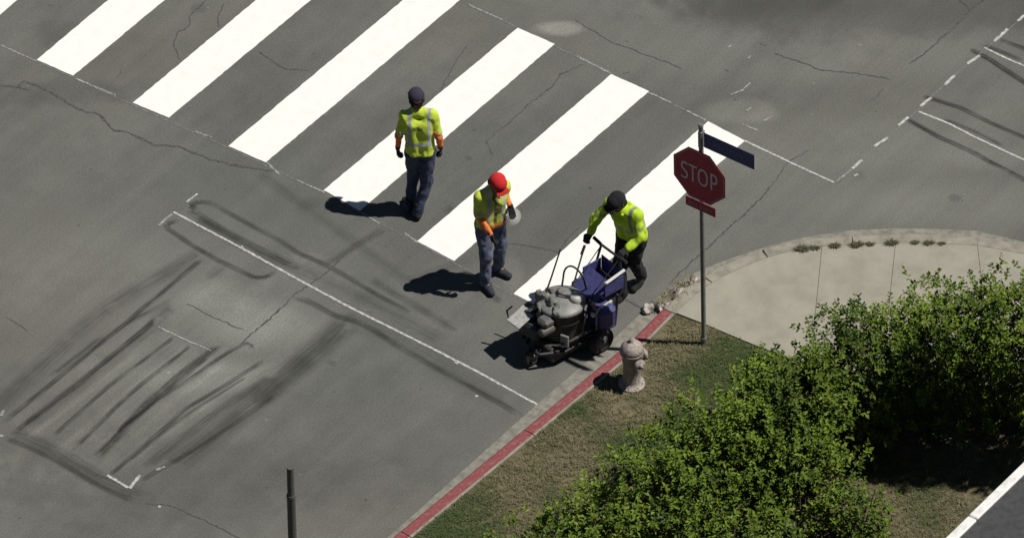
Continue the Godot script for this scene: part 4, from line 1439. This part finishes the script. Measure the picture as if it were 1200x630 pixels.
	mesh_node("gas_hose", tube_mesh([Vector3(0.12, 0.57, -0.20), Vector3(0.20, 0.68, -0.08), Vector3(0.29, 0.60, 0.04), Vector3(0.30, 0.44, 0.10), Vector3(0.27, 0.32, 0.05)], 0.010, 0.010, 6), M.rubber, m)
	mesh_node("cable", tube_mesh([Vector3(-0.20, 0.97, -0.585), Vector3(-0.22, 0.78, -0.42), Vector3(-0.23, 0.56, -0.20), Vector3(-0.22, 0.46, 0.10)], 0.006, 0.006, 5), M.rubber, m)
	mesh_node("cable", tube_mesh([Vector3(0.10, 0.97, -0.60), Vector3(0.16, 0.74, -0.18), Vector3(0.20, 0.62, -0.10), Vector3(0.10, 0.70, 0.0)], 0.006, 0.006, 5), M.rubber, m)
	mesh_node("control_box", box_mesh(Vector3(0.12, 0.10, 0.10), 0.012, Transform3D(Basis(Vector3.UP, 0.3), Vector3(-0.16, 0.62, -0.22))), M.black_metal, m)
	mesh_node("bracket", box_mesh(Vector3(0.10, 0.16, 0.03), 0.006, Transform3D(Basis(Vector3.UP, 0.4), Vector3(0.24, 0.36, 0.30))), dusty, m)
	mesh_node("band", lathe_mesh([Vector2(0.252, 0.50), Vector2(0.256, 0.505), Vector2(0.256, 0.525), Vector2(0.252, 0.53)], 28, k), M.black_metal, kettle)
	# engine and cover plate at the front
	var eng := mesh_node("engine", box_mesh(Vector3(0.24, 0.20, 0.20), 0.03, Transform3D(Basis(Vector3.UP, 0.2), Vector3(-0.12, 0.38, 0.44))), M.black_metal, m)
	mesh_node("cylinder_head", box_mesh(Vector3(0.10, 0.10, 0.16), 0.015, Transform3D(Basis(Vector3(0, 0, 1), 0.5), Vector3(-0.20, 0.53, 0.36))), flat(lin(0.05, 0.05, 0.05), 0.6), eng)
	for f in 5:
		mesh_node("fin", box_mesh(Vector3(0.13, 0.006, 0.18), 0.001, Transform3D(Basis(Vector3(0, 0, 1), 0.5), Vector3(-0.20, 0.53, 0.36) + Vector3(-sin(0.5), cos(0.5), 0) * (f - 2) * 0.022)), flat(lin(0.09, 0.09, 0.09), 0.5), eng)
	mesh_node("muffler", lathe_mesh([Vector2(0.0, -0.09), Vector2(0.045, -0.09), Vector2(0.055, -0.07), Vector2(0.055, 0.07), Vector2(0.045, 0.09), Vector2(0.0, 0.09)], 14, Transform3D(Basis(Vector3.RIGHT, PI / 2), Vector3(0.10, 0.50, 0.44))), flat(lin(0.12, 0.11, 0.10), 0.6, 0.4), eng)
	mesh_node("cover_plate", box_mesh(Vector3(0.22, 0.018, 0.26), 0.006, Transform3D(Basis(Vector3(1, 0, 0.3).normalized(), 0.35), Vector3(-0.25, 0.50, 0.52))), pale, m)
	mesh_node("fuel_tank", box_mesh(Vector3(0.16, 0.10, 0.16), 0.03, Transform3D(Basis(), Vector3(0.06, 0.60, 0.42))), flat(lin(0.10, 0.10, 0.095), 0.5), m)
	mesh_node("tow_hook", tube_mesh([Vector3(-0.30, 0.42, 0.50), Vector3(-0.42, 0.40, 0.56), Vector3(-0.45, 0.48, 0.56), Vector3(-0.40, 0.56, 0.52)], 0.011, 0.011, 6), M.black_metal, m)
	# blue hopper: an open box with sloping front
	st = surf()
	var y1 := 0.88
	var y0 := 0.66
	var xa := -0.16
	var xb := 0.22
	var zb := -0.56
	var zf := -0.24
	var wl := 0.014
	add_box(st, Transform3D(Basis(), Vector3((xa + xb) * 0.5, (y0 + y1) * 0.5, zb)), Vector3(xb - xa, y1 - y0, wl), 0.003)
	add_box(st, Transform3D(Basis(), Vector3(xa, (y0 + y1) * 0.5 - 0.02, (zb + zf) * 0.5 - 0.02)), Vector3(wl, y1 - y0 - 0.04, 0.26), 0.003)
	add_box(st, Transform3D(Basis(), Vector3(xb, (y0 + y1) * 0.5 - 0.02, (zb + zf) * 0.5 - 0.02)), Vector3(wl, y1 - y0 - 0.04, 0.26), 0.003)
	add_box(st, Transform3D(Basis(Vector3.RIGHT, -1.0), Vector3((xa + xb) * 0.5, 0.725, zf - 0.03)), Vector3(xb - xa, 0.28, wl), 0.003)
	add_box(st, Transform3D(Basis(), Vector3((xa + xb) * 0.5, y0, (zb + zf) * 0.5 - 0.02)), Vector3(xb - xa, wl, 0.26), 0.003)
	var hopper := mesh_node("hopper", done(st), blue, m)
	mesh_node("hopper_rim", box_mesh(Vector3(0.035, 0.02, 0.30), 0.004, Transform3D(Basis(Vector3.RIGHT, 0.18), Vector3(xb + 0.01, 0.885, -0.42))), flat(lin(0.62, 0.62, 0.6), 0.5), hopper)
	# lower blue tank
	var tank := mesh_node("blue_tank", box_mesh(Vector3(0.30, 0.30, 0.24), 0.05, Transform3D(Basis(Vector3.UP, 0.1), Vector3(0.20, 0.42, -0.26))), blue, m)
	mesh_node("tank_strap", box_mesh(Vector3(0.032, 0.312, 0.252), 0.05, Transform3D(Basis(Vector3.UP, 0.1), Vector3(0.24, 0.42, -0.264))), pale, tank)
	mesh_node("tank_cap", lathe_mesh([Vector2(0.035, 0.0), Vector2(0.035, 0.03), Vector2(0.0, 0.034)], 12, Transform3D(Basis(), Vector3(0.12, 0.57, -0.22))), flat(lin(0.35, 0.05, 0.06), 0.5), tank)
	# valves and gauges between hopper and kettle
	for v: Array in [[Vector3(0.15, 0.60, -0.17), 0.035, lin(0.5, 0.48, 0.46)], [Vector3(0.22, 0.585, -0.14), 0.025, lin(0.40, 0.12, 0.16)], [Vector3(0.08, 0.62, -0.19), 0.03, lin(0.16, 0.15, 0.14)], [Vector3(0.27, 0.55, -0.08), 0.03, lin(0.5, 0.5, 0.5)]]:
		var r: float = v[1]
		mesh_node("valve", lathe_mesh([Vector2(0, -r), Vector2(r * 0.8, -r * 0.7), Vector2(r, 0), Vector2(r * 0.7, r * 0.8), Vector2(r * 0.3, r), Vector2(r * 0.3, r * 1.6), Vector2(0, r * 1.6)], 10, Transform3D(Basis(Vector3.RIGHT, 0.5), v[0])), flat(v[2], 0.5), m)
	# handlebar on two stays
	st = surf()
	add_tube(st, [Vector3(-0.17, 0.28, -0.42), Vector3(-0.18, 0.70, -0.47), Vector3(-0.20, 0.97, -0.585)], 0.014, 0.014, 8)
	add_tube(st, [Vector3(0.19, 0.28, -0.42), Vector3(0.18, 0.62, -0.585), Vector3(0.10, 0.97, -0.60)], 0.014, 0.014, 8)
	add_tube(st, [Vector3(-0.31, 1.0, -0.585), Vector3(-0.20, 0.98, -0.59), Vector3(0.10, 0.98, -0.60), Vector3(0.21, 1.0, -0.595)], 0.015, 0.015, 8)
	var bar := mesh_node("handlebar", done(st), M.black_metal, m)
	mesh_node("grip", tube_mesh([Vector3(-0.33, 1.003, -0.585), Vector3(-0.21, 0.982, -0.589)], 0.02, 0.02, 8), M.rubber, bar)
	mesh_node("grip", tube_mesh([Vector3(0.23, 1.003, -0.595), Vector3(0.11, 0.982, -0.60)], 0.02, 0.02, 8), M.rubber, bar)
	# levers, guide rod, hose
	mesh_node("guide_rod", tube_mesh([Vector3(-0.21, 0.60, 0.24), Vector3(-0.19, 0.92, 0.13), Vector3(-0.17, 1.27, 0.02)], 0.011, 0.009, 6), flat(lin(0.05, 0.05, 0.05), 0.5), m)
	mesh_node("lever", tube_mesh([Vector3(-0.14, 0.62, -0.12), Vector3(-0.17, 0.88, -0.24), Vector3(-0.20, 1.04, -0.33)], 0.010, 0.010, 6), flat(lin(0.07, 0.07, 0.07), 0.5), m)
	mesh_node("lever_grip", tube_mesh([Vector3(-0.195, 1.00, -0.30), Vector3(-0.21, 1.09, -0.36)], 0.018, 0.016, 8), M.rubber, m)
	var loop := []
	for i in 15:
		var t := i / 14.0
		var a := -0.5 + t * 4.1
		loop.append(Vector3(-0.13 - cos(a) * 0.10 + 0.06 * t, 0.86 + sin(a) * 0.14 - 0.05 * t, -0.06 - 0.12 * t))
	loop.push_front(Vector3(-0.16, 0.66, 0.02))
	loop.append(Vector3(0.0, 0.62, -0.24))
	mesh_node("hose", tube_mesh(loop, 0.011, 0.011, 6), M.rubber, m)
	mesh_node("hose", tube_mesh([Vector3(0.24, 0.50, -0.02), Vector3(0.30, 0.44, 0.06), Vector3(0.29, 0.34, 0.16), Vector3(0.22, 0.26, 0.22)], 0.012, 0.012, 6), M.rubber, m)
	# paint shoe that drops the line
	mesh_node("paint_shoe", box_mesh(Vector3(0.44, 0.09, 0.12), 0.012, Transform3D(Basis(), Vector3(0.0, 0.055, -0.30))), flat(lin(0.10, 0.10, 0.10), 0.6), m)

# ------------------------------------------------------------------ people
# every joint is given in the person's own frame: facing -z, right hand at +x, feet at y = 0
func lateral(j: Dictionary, a: String, b: String) -> Vector3:
	return (j[b] - j[a]).normalized()

func torso_bones(j: Dictionary, grow: float) -> Array:
	var s := lateral(j, "shoulder_l", "shoulder_r")
	var hs := lateral(j, "hip_l", "hip_r")
	var b := []
	for k: float in [-1.0, 1.0]:
		b.append([j.pelvis + hs * 0.064 * k, j.waist + hs * 0.056 * k, 0.105 + grow, 0.097 + grow])
		b.append([j.waist + hs * 0.056 * k, j.chest + s * 0.072 * k, 0.097 + grow, 0.104 + grow])
		var sh: Vector3 = j.shoulder_r if k > 0.0 else j.shoulder_l
		b.append([j.chest + s * 0.072 * k, sh - s * 0.035 * k - Vector3(0, 0.03, 0), 0.10 + grow, 0.056 + grow])
		b.append([j.neck - Vector3(0, 0.02, 0), sh, 0.050 + grow, 0.050 + grow])
	return b

func arm_bones(j: Dictionary, side: String, grow: float, from := 0.0, to := 2.0) -> Array:
	var s: Vector3 = j["shoulder_" + side]
	var e: Vector3 = j["elbow_" + side]
	var w: Vector3 = j["wrist_" + side]
	var b := []
	if from < 1.0:
		var t := minf(to, 1.0)
		b.append([s.lerp(e, from), s.lerp(e, t), 0.048 + grow, lerpf(0.048, 0.037, t) + grow])
	if to > 1.0:
		var f := maxf(from - 1.0, 0.0)
		var t := to - 1.0
		b.append([e.lerp(w, f), e.lerp(w, t), lerpf(0.037, 0.026, f) + grow, lerpf(0.037, 0.026, t) + grow])
	return b

func leg_bones(j: Dictionary, side: String, grow: float, to := 1.0) -> Array:
	var h: Vector3 = j["hip_" + side]
	var k: Vector3 = j["knee_" + side]
	var a: Vector3 = j["ankle_" + side]
	return [[h, k, 0.080 + grow, 0.053 + grow], [k, k.lerp(a, to), 0.051 + grow, 0.036 + grow * 1.4]]

func hand_bones(j: Dictionary, side: String, grow: float) -> Array:
	var w: Vector3 = j["wrist_" + side]
	var d: Vector3 = j["hand_" + side].normalized()
	var pn: Vector3 = j["palm_" + side]                      # where the palm looks
	pn = (pn - d * pn.dot(d)).normalized()
	var ac := d.cross(pn).normalized()                      # across the palm
	if side == "r":
		ac = -ac                                            # towards the thumb
	var curl: float = j["curl_" + side]
	var b := []
	for k in 3:
		var o := ac * (k - 1) * 0.024
		b.append([w + o * 0.7, w + d * 0.085 + o, 0.014 + grow, 0.013 + grow])
	var lens := [0.068, 0.078, 0.074, 0.058]
	for k in 4:
		var root := w + d * 0.088 + ac * (0.030 - k * 0.020)
		var at := root
		var ang := curl * 0.45
		for q in 3:
			var l: float = lens[k] * [0.45, 0.32, 0.25][q]
			var dd := (d * cos(ang) + pn * sin(ang)).normalized()
			b.append([at, at + dd * l, 0.0090 - q * 0.0008 + grow, 0.0085 - q * 0.0008 + grow])
			at += dd * l
			ang += curl * 0.7
	var t0 := w + d * 0.025 + ac * 0.022
	var t1 := t0 + (d * 0.6 + ac * 0.75 + pn * 0.3).normalized() * 0.04
	var t2 := t1 + (d * 0.85 + ac * 0.2 + pn * (0.3 + curl * 0.5)).normalized() * 0.032
	b.append([t0, t1, 0.013 + grow, 0.011 + grow])
	b.append([t1, t2, 0.0105 + grow, 0.009 + grow])
	return b

func head_bones(j: Dictionary) -> Array:
	var h: Vector3 = j.head
	var f: Vector3 = j.look.normalized()
	var s := f.cross(Vector3.UP).normalized()
	var u := s.cross(f).normalized()
	var b := []
	b.append([h + u * 0.03 - f * 0.02, h + u * 0.035 + f * 0.015, 0.086, 0.080])
	b.append([h + u * 0.0 + f * 0.02, h - u * 0.07 + f * 0.045, 0.066, 0.042])
	b.append([h - u * 0.085 + f * 0.06, h - u * 0.09 + f * 0.062, 0.024, 0.022])
	b.append([h + u * 0.012 + f * 0.092, h - u * 0.025 + f * 0.106, 0.010, 0.014])
	b.append([h - u * 0.058 + f * 0.088 - s * 0.016, h - u * 0.058 + f * 0.088 + s * 0.016, 0.009, 0.009])
	b.append([h + u * 0.03 + f * 0.084 - s * 0.03, h + u * 0.03 + f * 0.084 + s * 0.03, 0.012, 0.012])
	for k: float in [-1.0, 1.0]:
		b.append([h + s * 0.078 * k - u * 0.018 - f * 0.005, h + s * 0.084 * k + u * 0.022 - f * 0.012, 0.012, 0.015])
	return b

func head_frame(j: Dictionary) -> Transform3D:
	var f: Vector3 = j.look.normalized()
	var s := f.cross(Vector3.UP).normalized()
	return Transform3D(Basis(s, s.cross(f).normalized(), -f), j.head)

func plain(c: Color) -> Callable:
	return func(_p: Vector3) -> Color: return c

func person(at: Vector3, turn: float, j: Dictionary, o: Dictionary) -> Node3D:
	var p := thing("person", at, turn)
	var skin: Color = o.skin
	# the body: one continuous surface
	var bag := new_bag()
	var bones := torso_bones(j, -0.012)
	for s: String in ["l", "r"]:
		bones.append_array(arm_bones(j, s, -0.006))
		bones.append_array(leg_bones(j, s, -0.01))
		bones.append([j["ankle_" + s], j["ankle_" + s] + j["toe_" + s] * 0.10 - Vector3(0, 0.045, 0), 0.032, 0.024])
	bones.append([j.neck - Vector3(0, 0.05, 0), j.head - Vector3(0, 0.03, 0), 0.056, 0.052])
	blob(bag, bones, 0.016, 0.03, plain(skin))
	blob(bag, head_bones(j), 0.007, 0.02, plain(skin))
	for s: String in ["l", "r"]:
		blob(bag, hand_bones(j, s, -0.002), 0.006, 0.006, plain(skin))
	var body := mesh_node("body", bag_mesh(bag), M.skin, p)
	var hf := head_frame(j)
	for k: float in [-1.0, 1.0]:
		mesh_node("eye", lathe_mesh([Vector2(0, -0.012), Vector2(0.009, -0.008), Vector2(0.012, 0), Vector2(0.009, 0.008), Vector2(0, 0.012)], 10, Transform3D(Basis(), hf * Vector3(0.031 * k, 0.008, -0.083))), flat(lin(0.05, 0.04, 0.035), 0.3), body)
	# trousers
	bag = new_bag()
	var hs := lateral(j, "hip_l", "hip_r")
	bones = [[j.pelvis - hs * 0.062, j.waist - hs * 0.05, 0.110, 0.102], [j.pelvis + hs * 0.062, j.waist + hs * 0.05, 0.110, 0.102]]
	for s: String in ["l", "r"]:
		bones.append_array(leg_bones(j, s, 0.020, 1.08))
	blob(bag, bones, 0.012, 0.035, o.trousers, 0.009, 8.0, [Plane(Vector3.UP, j.waist.y + 0.05)])
	mesh_node("trousers", bag_mesh(bag), M.cloth, p)
	# boots
	for s: String in ["l", "r"]:
		bag = new_bag()
		var a: Vector3 = j["ankle_" + s]
		var t: Vector3 = j["toe_" + s].normalized()
		var sole := a - Vector3(0, a.y - j["ground_" + s] - 0.042, 0)
		blob(bag, [[a + Vector3(0, 0.07, 0), a - t * 0.01, 0.054, 0.052], [sole - t * 0.05, sole + t * 0.05, 0.042, 0.046], [sole + t * 0.05, sole + t * 0.165 - Vector3(0, 0.004, 0), 0.048, 0.040]], 0.010, 0.03, plain(o.boots), 0.0, 8.0, [Plane(Vector3.DOWN, -j["ground_" + s])])
		mesh_node("boot", bag_mesh(bag), M.cloth, p)
	# sleeves below the vest
	if o.has("sleeves"):
		for s: String in ["l", "r"]:
			bag = new_bag()
			blob(bag, arm_bones(j, s, 0.006, 0.75, 1.93), 0.010, 0.02, o.sleeves, 0.008, 10.0)
			mesh_node("sleeve", bag_mesh(bag), M.cloth, p)
	# jacket or vest
	bag = new_bag()
	bones = torso_bones(j, 0.012 + o.get("bulk", 0.0))
	for s: String in ["l", "r"]:
		bones.append_array(arm_bones(j, s, 0.014 + o.get("bulk", 0.0) * 0.5, 0.0, o.sleeve_to))
	var down: Vector3 = (j.pelvis - j.waist).normalized()
	blob(bag, bones, 0.011, 0.035, o.top, 0.008, 7.0, [Plane(down, down.dot(j.pelvis) + o.get("hem", 0.02))])
	mesh_node(o.top_name, bag_mesh(bag), M.cloth, p)
	if o.get("hood", false):
		bag = new_bag()
		blob(bag, [[j.neck + Vector3(-0.06, 0.01, 0.05), j.neck + Vector3(0.06, 0.01, 0.05), 0.05, 0.05], [j.neck + Vector3(-0.075, 0.0, 0.02), j.neck + Vector3(-0.05, -0.03, -0.07), 0.035, 0.02], [j.neck + Vector3(0.075, 0.0, 0.02), j.neck + Vector3(0.05, -0.03, -0.07), 0.035, 0.02]], 0.010, 0.03, o.hood_paint, 0.01, 10.0)
		mesh_node("hood", bag_mesh(bag), M.cloth, p)
	# gloves
	for s: String in ["l", "r"]:
		bag = new_bag()
		var gb := hand_bones(j, s, 0.003)
		var w: Vector3 = j["wrist_" + s]
		gb.append([w.lerp(j["elbow_" + s], 0.16), w, 0.034, 0.030])
		blob(bag, gb, 0.006, 0.006, plain(o.gloves))
		mesh_node("glove", bag_mesh(bag), M.cloth, p)
	# cap: crown and peak
	bag = new_bag()
	var cb := [[hf * Vector3(0, 0.04, 0.015), hf * Vector3(0, 0.045, -0.02), 0.100, 0.093]]
	blob(bag, cb, 0.008, 0.02, plain(o.cap), 0.0, 8.0, [Plane(-hf.basis.y, -hf.basis.y.dot(hf * Vector3(0, 0.022, 0)))])
	var cap := mesh_node("cap", bag_mesh(bag), M.cloth, p)
	if o.get("peak", true):
		var pk := new_bag()
		var pb := []
		for k in 7:
			var a := (k - 3) * 0.21
			pb.append([hf * Vector3(sin(a) * 0.075, 0.034, -cos(a) * 0.075), hf * Vector3(sin(a) * 0.135, 0.018, -0.04 - cos(a) * 0.12), 0.013, 0.011])
		blob(pk, pb, 0.006, 0.012, plain(o.get("peak_colour", o.cap)))
		mesh_node("peak", bag_mesh(pk), M.cloth, cap)
	if o.has("hair"):
		var hb := new_bag()
		blob(hb, [[hf * Vector3(-0.04, 0.0, 0.035), hf * Vector3(-0.03, -0.055, 0.045), 0.055, 0.04], [hf * Vector3(0.04, 0.0, 0.035), hf * Vector3(0.03, -0.055, 0.045), 0.055, 0.04]], 0.008, 0.02, plain(o.hair), 0.006, 20.0)
		mesh_node("hair", bag_mesh(hb), M.cloth, p)
	return p

const LIME := Color(0.50, 0.62, 0.055)
const TAPE := Color(0.36, 0.37, 0.34)

func build_workers() -> void:
	# ---- first worker, walking away up the street
	var j := {
		"pelvis": Vector3(0.085, 0.97, 0.0), "waist": Vector3(0.08, 1.10, -0.01), "chest": Vector3(0.07, 1.33, -0.03),
		"neck": Vector3(0.055, 1.55, -0.045), "head": Vector3(0.045, 1.70, -0.07), "look": Vector3(-0.15, -0.25, -1.0),
		"shoulder_l": Vector3(-0.10, 1.475, -0.03), "shoulder_r": Vector3(0.235, 1.475, -0.035),
		"elbow_l": Vector3(-0.165, 1.19, 0.01), "elbow_r": Vector3(0.305, 1.20, 0.03),
		"wrist_l": Vector3(-0.185, 0.95, -0.05), "wrist_r": Vector3(0.325, 0.96, -0.05),
		"hand_l": Vector3(0.05, -1.0, -0.15), "hand_r": Vector3(0.0, -1.0, -0.2), "palm_l": Vector3(1, 0, 0.2), "palm_r": Vector3(-1, 0, 0.2), "curl_l": 0.9, "curl_r": 1.1,
		"hip_l": Vector3(-0.01, 0.94, 0.0), "hip_r": Vector3(0.175, 0.94, 0.0),
		"knee_l": Vector3(0.0, 0.51, -0.10), "knee_r": Vector3(0.155, 0.50, 0.02),
		"ankle_l": Vector3(-0.06, 0.10, -0.02), "ankle_r": Vector3(0.055, 0.12, 0.10),
		"toe_l": Vector3(-0.35, 0.0, -1.0).normalized(), "toe_r": Vector3(0.1, 0.0, -1.0).normalized(), "ground_l": 0.0, "ground_r": 0.01}
	var vest_back := func(p: Vector3) -> Color:
		var x := p.x - 0.075
		if absf(x) < 0.15:
			if p.y > 1.09 and p.y < 1.145:
				return TAPE
			if absf(absf(x) - 0.115) < 0.022 and p.y > 1.10:
				return TAPE
			if p.z > 0.0 and absf(x + 0.015) < 0.062 and p.y > 1.335 and p.y < 1.375:
				return Color(0.16, 0.20, 0.03)
		elif p.y > 1.235 and p.y < 1.275:
			return TAPE
		return LIME
	var w1 := person(Vector3(-1.476, 0.005, -0.125), deg_to_rad(36.0), j, {
		"skin": Color(0.26, 0.13, 0.08), "trousers": plain(Color(0.034, 0.040, 0.082)), "boots": Color(0.014, 0.013, 0.013),
		"sleeves": plain(Color(0.70, 0.17, 0.045)), "top": vest_back, "top_name": "vest", "sleeve_to": 0.80, "hem": 0.03, "bulk": 0.004,
		"gloves": Color(0.03, 0.02, 0.02), "cap": Color(0.035, 0.03, 0.05), "hair": Color(0.012, 0.01, 0.012)})
	w1.scale = Vector3.ONE * 0.945
	tag(w1, "person in lime vest, dark cap and navy trousers walking away, seen from behind", "person", "road workers")
	# ---- second worker, red cap, scattering beads
	j = {
		"pelvis": Vector3(0.0, 0.95, 0.0), "waist": Vector3(0.0, 1.08, -0.01), "chest": Vector3(0.0, 1.30, -0.04),
		"neck": Vector3(0.0, 1.48, -0.075), "head": Vector3(-0.015, 1.60, -0.135), "look": Vector3(-0.10, -0.85, -1.0),
		"shoulder_l": Vector3(-0.165, 1.42, -0.05), "shoulder_r": Vector3(0.165, 1.41, -0.05),
		"elbow_l": Vector3(-0.22, 1.225, 0.05), "elbow_r": Vector3(0.19, 1.14, -0.06),
		"wrist_l": Vector3(-0.205, 1.16, -0.11), "wrist_r": Vector3(0.115, 0.93, -0.225),
		"hand_l": Vector3(0.0, -0.9, -0.4), "hand_r": Vector3(-0.15, -0.95, -0.2), "palm_l": Vector3(0.3, -0.4, -0.9), "palm_r": Vector3(-1, 0, 0.1), "curl_l": 0.5, "curl_r": 1.2,
		"hip_l": Vector3(-0.095, 0.93, 0.0), "hip_r": Vector3(0.095, 0.93, 0.0),
		"knee_l": Vector3(-0.13, 0.51, -0.02), "knee_r": Vector3(0.10, 0.50, -0.06),
		"ankle_l": Vector3(-0.16, 0.10, 0.10), "ankle_r": Vector3(0.095, 0.10, -0.05),
		"toe_l": Vector3(-0.35, 0.0, -1.0).normalized(), "toe_r": Vector3(0.1, 0.0, -1.0).normalized(), "ground_l": 0.0, "ground_r": 0.0}
	var vest_front := func(p: Vector3) -> Color:
		if absf(p.x) < 0.17:
			if p.y > 1.155 and p.y < 1.20 or (absf(absf(p.x) - 0.095) < 0.022 and p.y > 1.02):
				return Color(0.40, 0.41, 0.36)
			if p.y < 0.985:
				return Color(0.60, 0.22, 0.05)
			if absf(p.x) < 0.022 and p.z < -0.02:
				return Color(0.16, 0.15, 0.05)
			if p.y > 1.36 and p.z < -0.08 and absf(p.x) < 0.05:
				return Color(0.12, 0.10, 0.05)
		elif p.y > 1.185 and p.y < 1.225:
			return TAPE
		return Color(0.50, 0.58, 0.07)
	var jeans := func(p: Vector3) -> Color:
		var g := 0.9 + 0.35 * sin(p.y * 31.0) * sin(p.x * 23.0 + p.z * 19.0)
		return Color(0.105 * g, 0.115 * g, 0.18 * g)
	var w2 := person(Vector3(-0.055, 0.005, 0.325), deg_to_rad(-112.0), j, {
		"skin": Color(0.22, 0.11, 0.07), "trousers": jeans, "boots": Color(0.03, 0.032, 0.045),
		"sleeves": plain(Color(0.74, 0.20, 0.055)), "top": vest_front, "top_name": "vest", "sleeve_to": 0.98, "hem": 0.09, "bulk": 0.008,
		"gloves": Color(0.018, 0.018, 0.02), "cap": Color(0.52, 0.016, 0.022), "hair": Color(0.015, 0.012, 0.012)})
	w2.scale = Vector3.ONE * 0.965
	tag(w2, "person in red cap, lime vest and jeans looking down beside the machine", "person", "road workers")
	# ---- third worker, pushing the machine
	j = {
		"pelvis": Vector3(-0.07, 0.93, 0.02), "waist": Vector3(-0.075, 1.06, -0.02), "chest": Vector3(-0.085, 1.27, -0.10),
		"neck": Vector3(-0.085, 1.44, -0.19), "head": Vector3(-0.075, 1.555, -0.26), "look": Vector3(0.25, -0.55, -1.0),
		"shoulder_l": Vector3(-0.255, 1.39, -0.15), "shoulder_r": Vector3(0.085, 1.39, -0.15),
		"elbow_l": Vector3(-0.335, 1.13, -0.20), "elbow_r": Vector3(0.22, 1.16, -0.27),
		"wrist_l": Vector3(-0.272, 1.04, -0.345), "wrist_r": Vector3(0.205, 1.045, -0.375),
		"hand_l": Vector3(0.25, -0.30, -1.0), "hand_r": Vector3(-0.05, -0.4, -1.0), "palm_l": Vector3(0.2, -1.0, 0.25), "palm_r": Vector3(0, -1.0, 0.3), "curl_l": 1.5, "curl_r": 1.5,
		"hip_l": Vector3(-0.165, 0.91, 0.02), "hip_r": Vector3(0.025, 0.91, 0.02),
		"knee_l": Vector3(-0.10, 0.49, 0.03), "knee_r": Vector3(0.0, 0.51, -0.11),
		"ankle_l": Vector3(-0.04, 0.13, 0.24), "ankle_r": Vector3(-0.02, 0.10, -0.10),
		"toe_l": Vector3(-0.1, -0.15, -1.0).normalized(), "toe_r": Vector3(0.1, 0.0, -1.0).normalized(), "ground_l": 0.015, "ground_r": 0.0}
	var jacket := func(p: Vector3) -> Color:
		var x := p.x + 0.085
		if absf(x) < 0.165:
			if absf(absf(x) - 0.135) < 0.022 and p.y > 1.12:
				return Color(0.22, 0.24, 0.16)
			if p.y > 1.08 and p.y < 1.125:
				return TAPE
		elif p.y > 1.235 and p.y < 1.28:
			return Color(0.30, 0.36, 0.10)
		return Color(0.46, 0.66, 0.035)
	var w3 := person(Vector3(1.27, 0.005, -0.42), deg_to_rad(180.0), j, {
		"skin": Color(0.15, 0.08, 0.055), "trousers": plain(Color(0.014, 0.014, 0.016)), "boots": Color(0.012, 0.012, 0.012),
		"top": jacket, "top_name": "jacket", "sleeve_to": 1.9, "hem": 0.04, "bulk": 0.010, "hood": true, "hood_paint": plain(Color(0.46, 0.66, 0.035)),
		"gloves": Color(0.02, 0.02, 0.02), "cap": Color(0.010, 0.010, 0.012), "hair": Color(0.01, 0.01, 0.01)})
	tag(w3, "person in lime jacket and black cap leaning forward, pushing the marking machine", "person", "road workers")

func build_beads() -> void:
	# a handful of glass beads in the air, thrown on the wet paint
	var r := RandomNumberGenerator.new()
	r.seed = 64
	var mm := MultiMesh.new()
	mm.transform_format = MultiMesh.TRANSFORM_3D
	var s := SphereMesh.new()
	s.radius = 0.0012
	s.height = 0.0024
	s.radial_segments = 6
	s.rings = 3
	mm.mesh = s
	mm.instance_count = 11000
	for i in mm.instance_count:
		var d := Vector3(r.randfn(), r.randfn(), r.randfn()).normalized() * 0.105 * pow(r.randf(), 0.42)
		mm.set_instance_transform(i, Transform3D(Basis(), d))
	var o := MultiMeshInstance3D.new()
	o.name = "glass_beads"
	o.multimesh = mm
	o.material_override = flat(lin(0.78, 0.78, 0.76), 0.4)
	o.position = Vector3(0.10, 0.92, 0.13)
	o.set_meta("kind", "stuff")
	o.set_meta("label", "pale round puff of beads in the air by the black glove")
	o.set_meta("category", "beads")
	add_child(o)
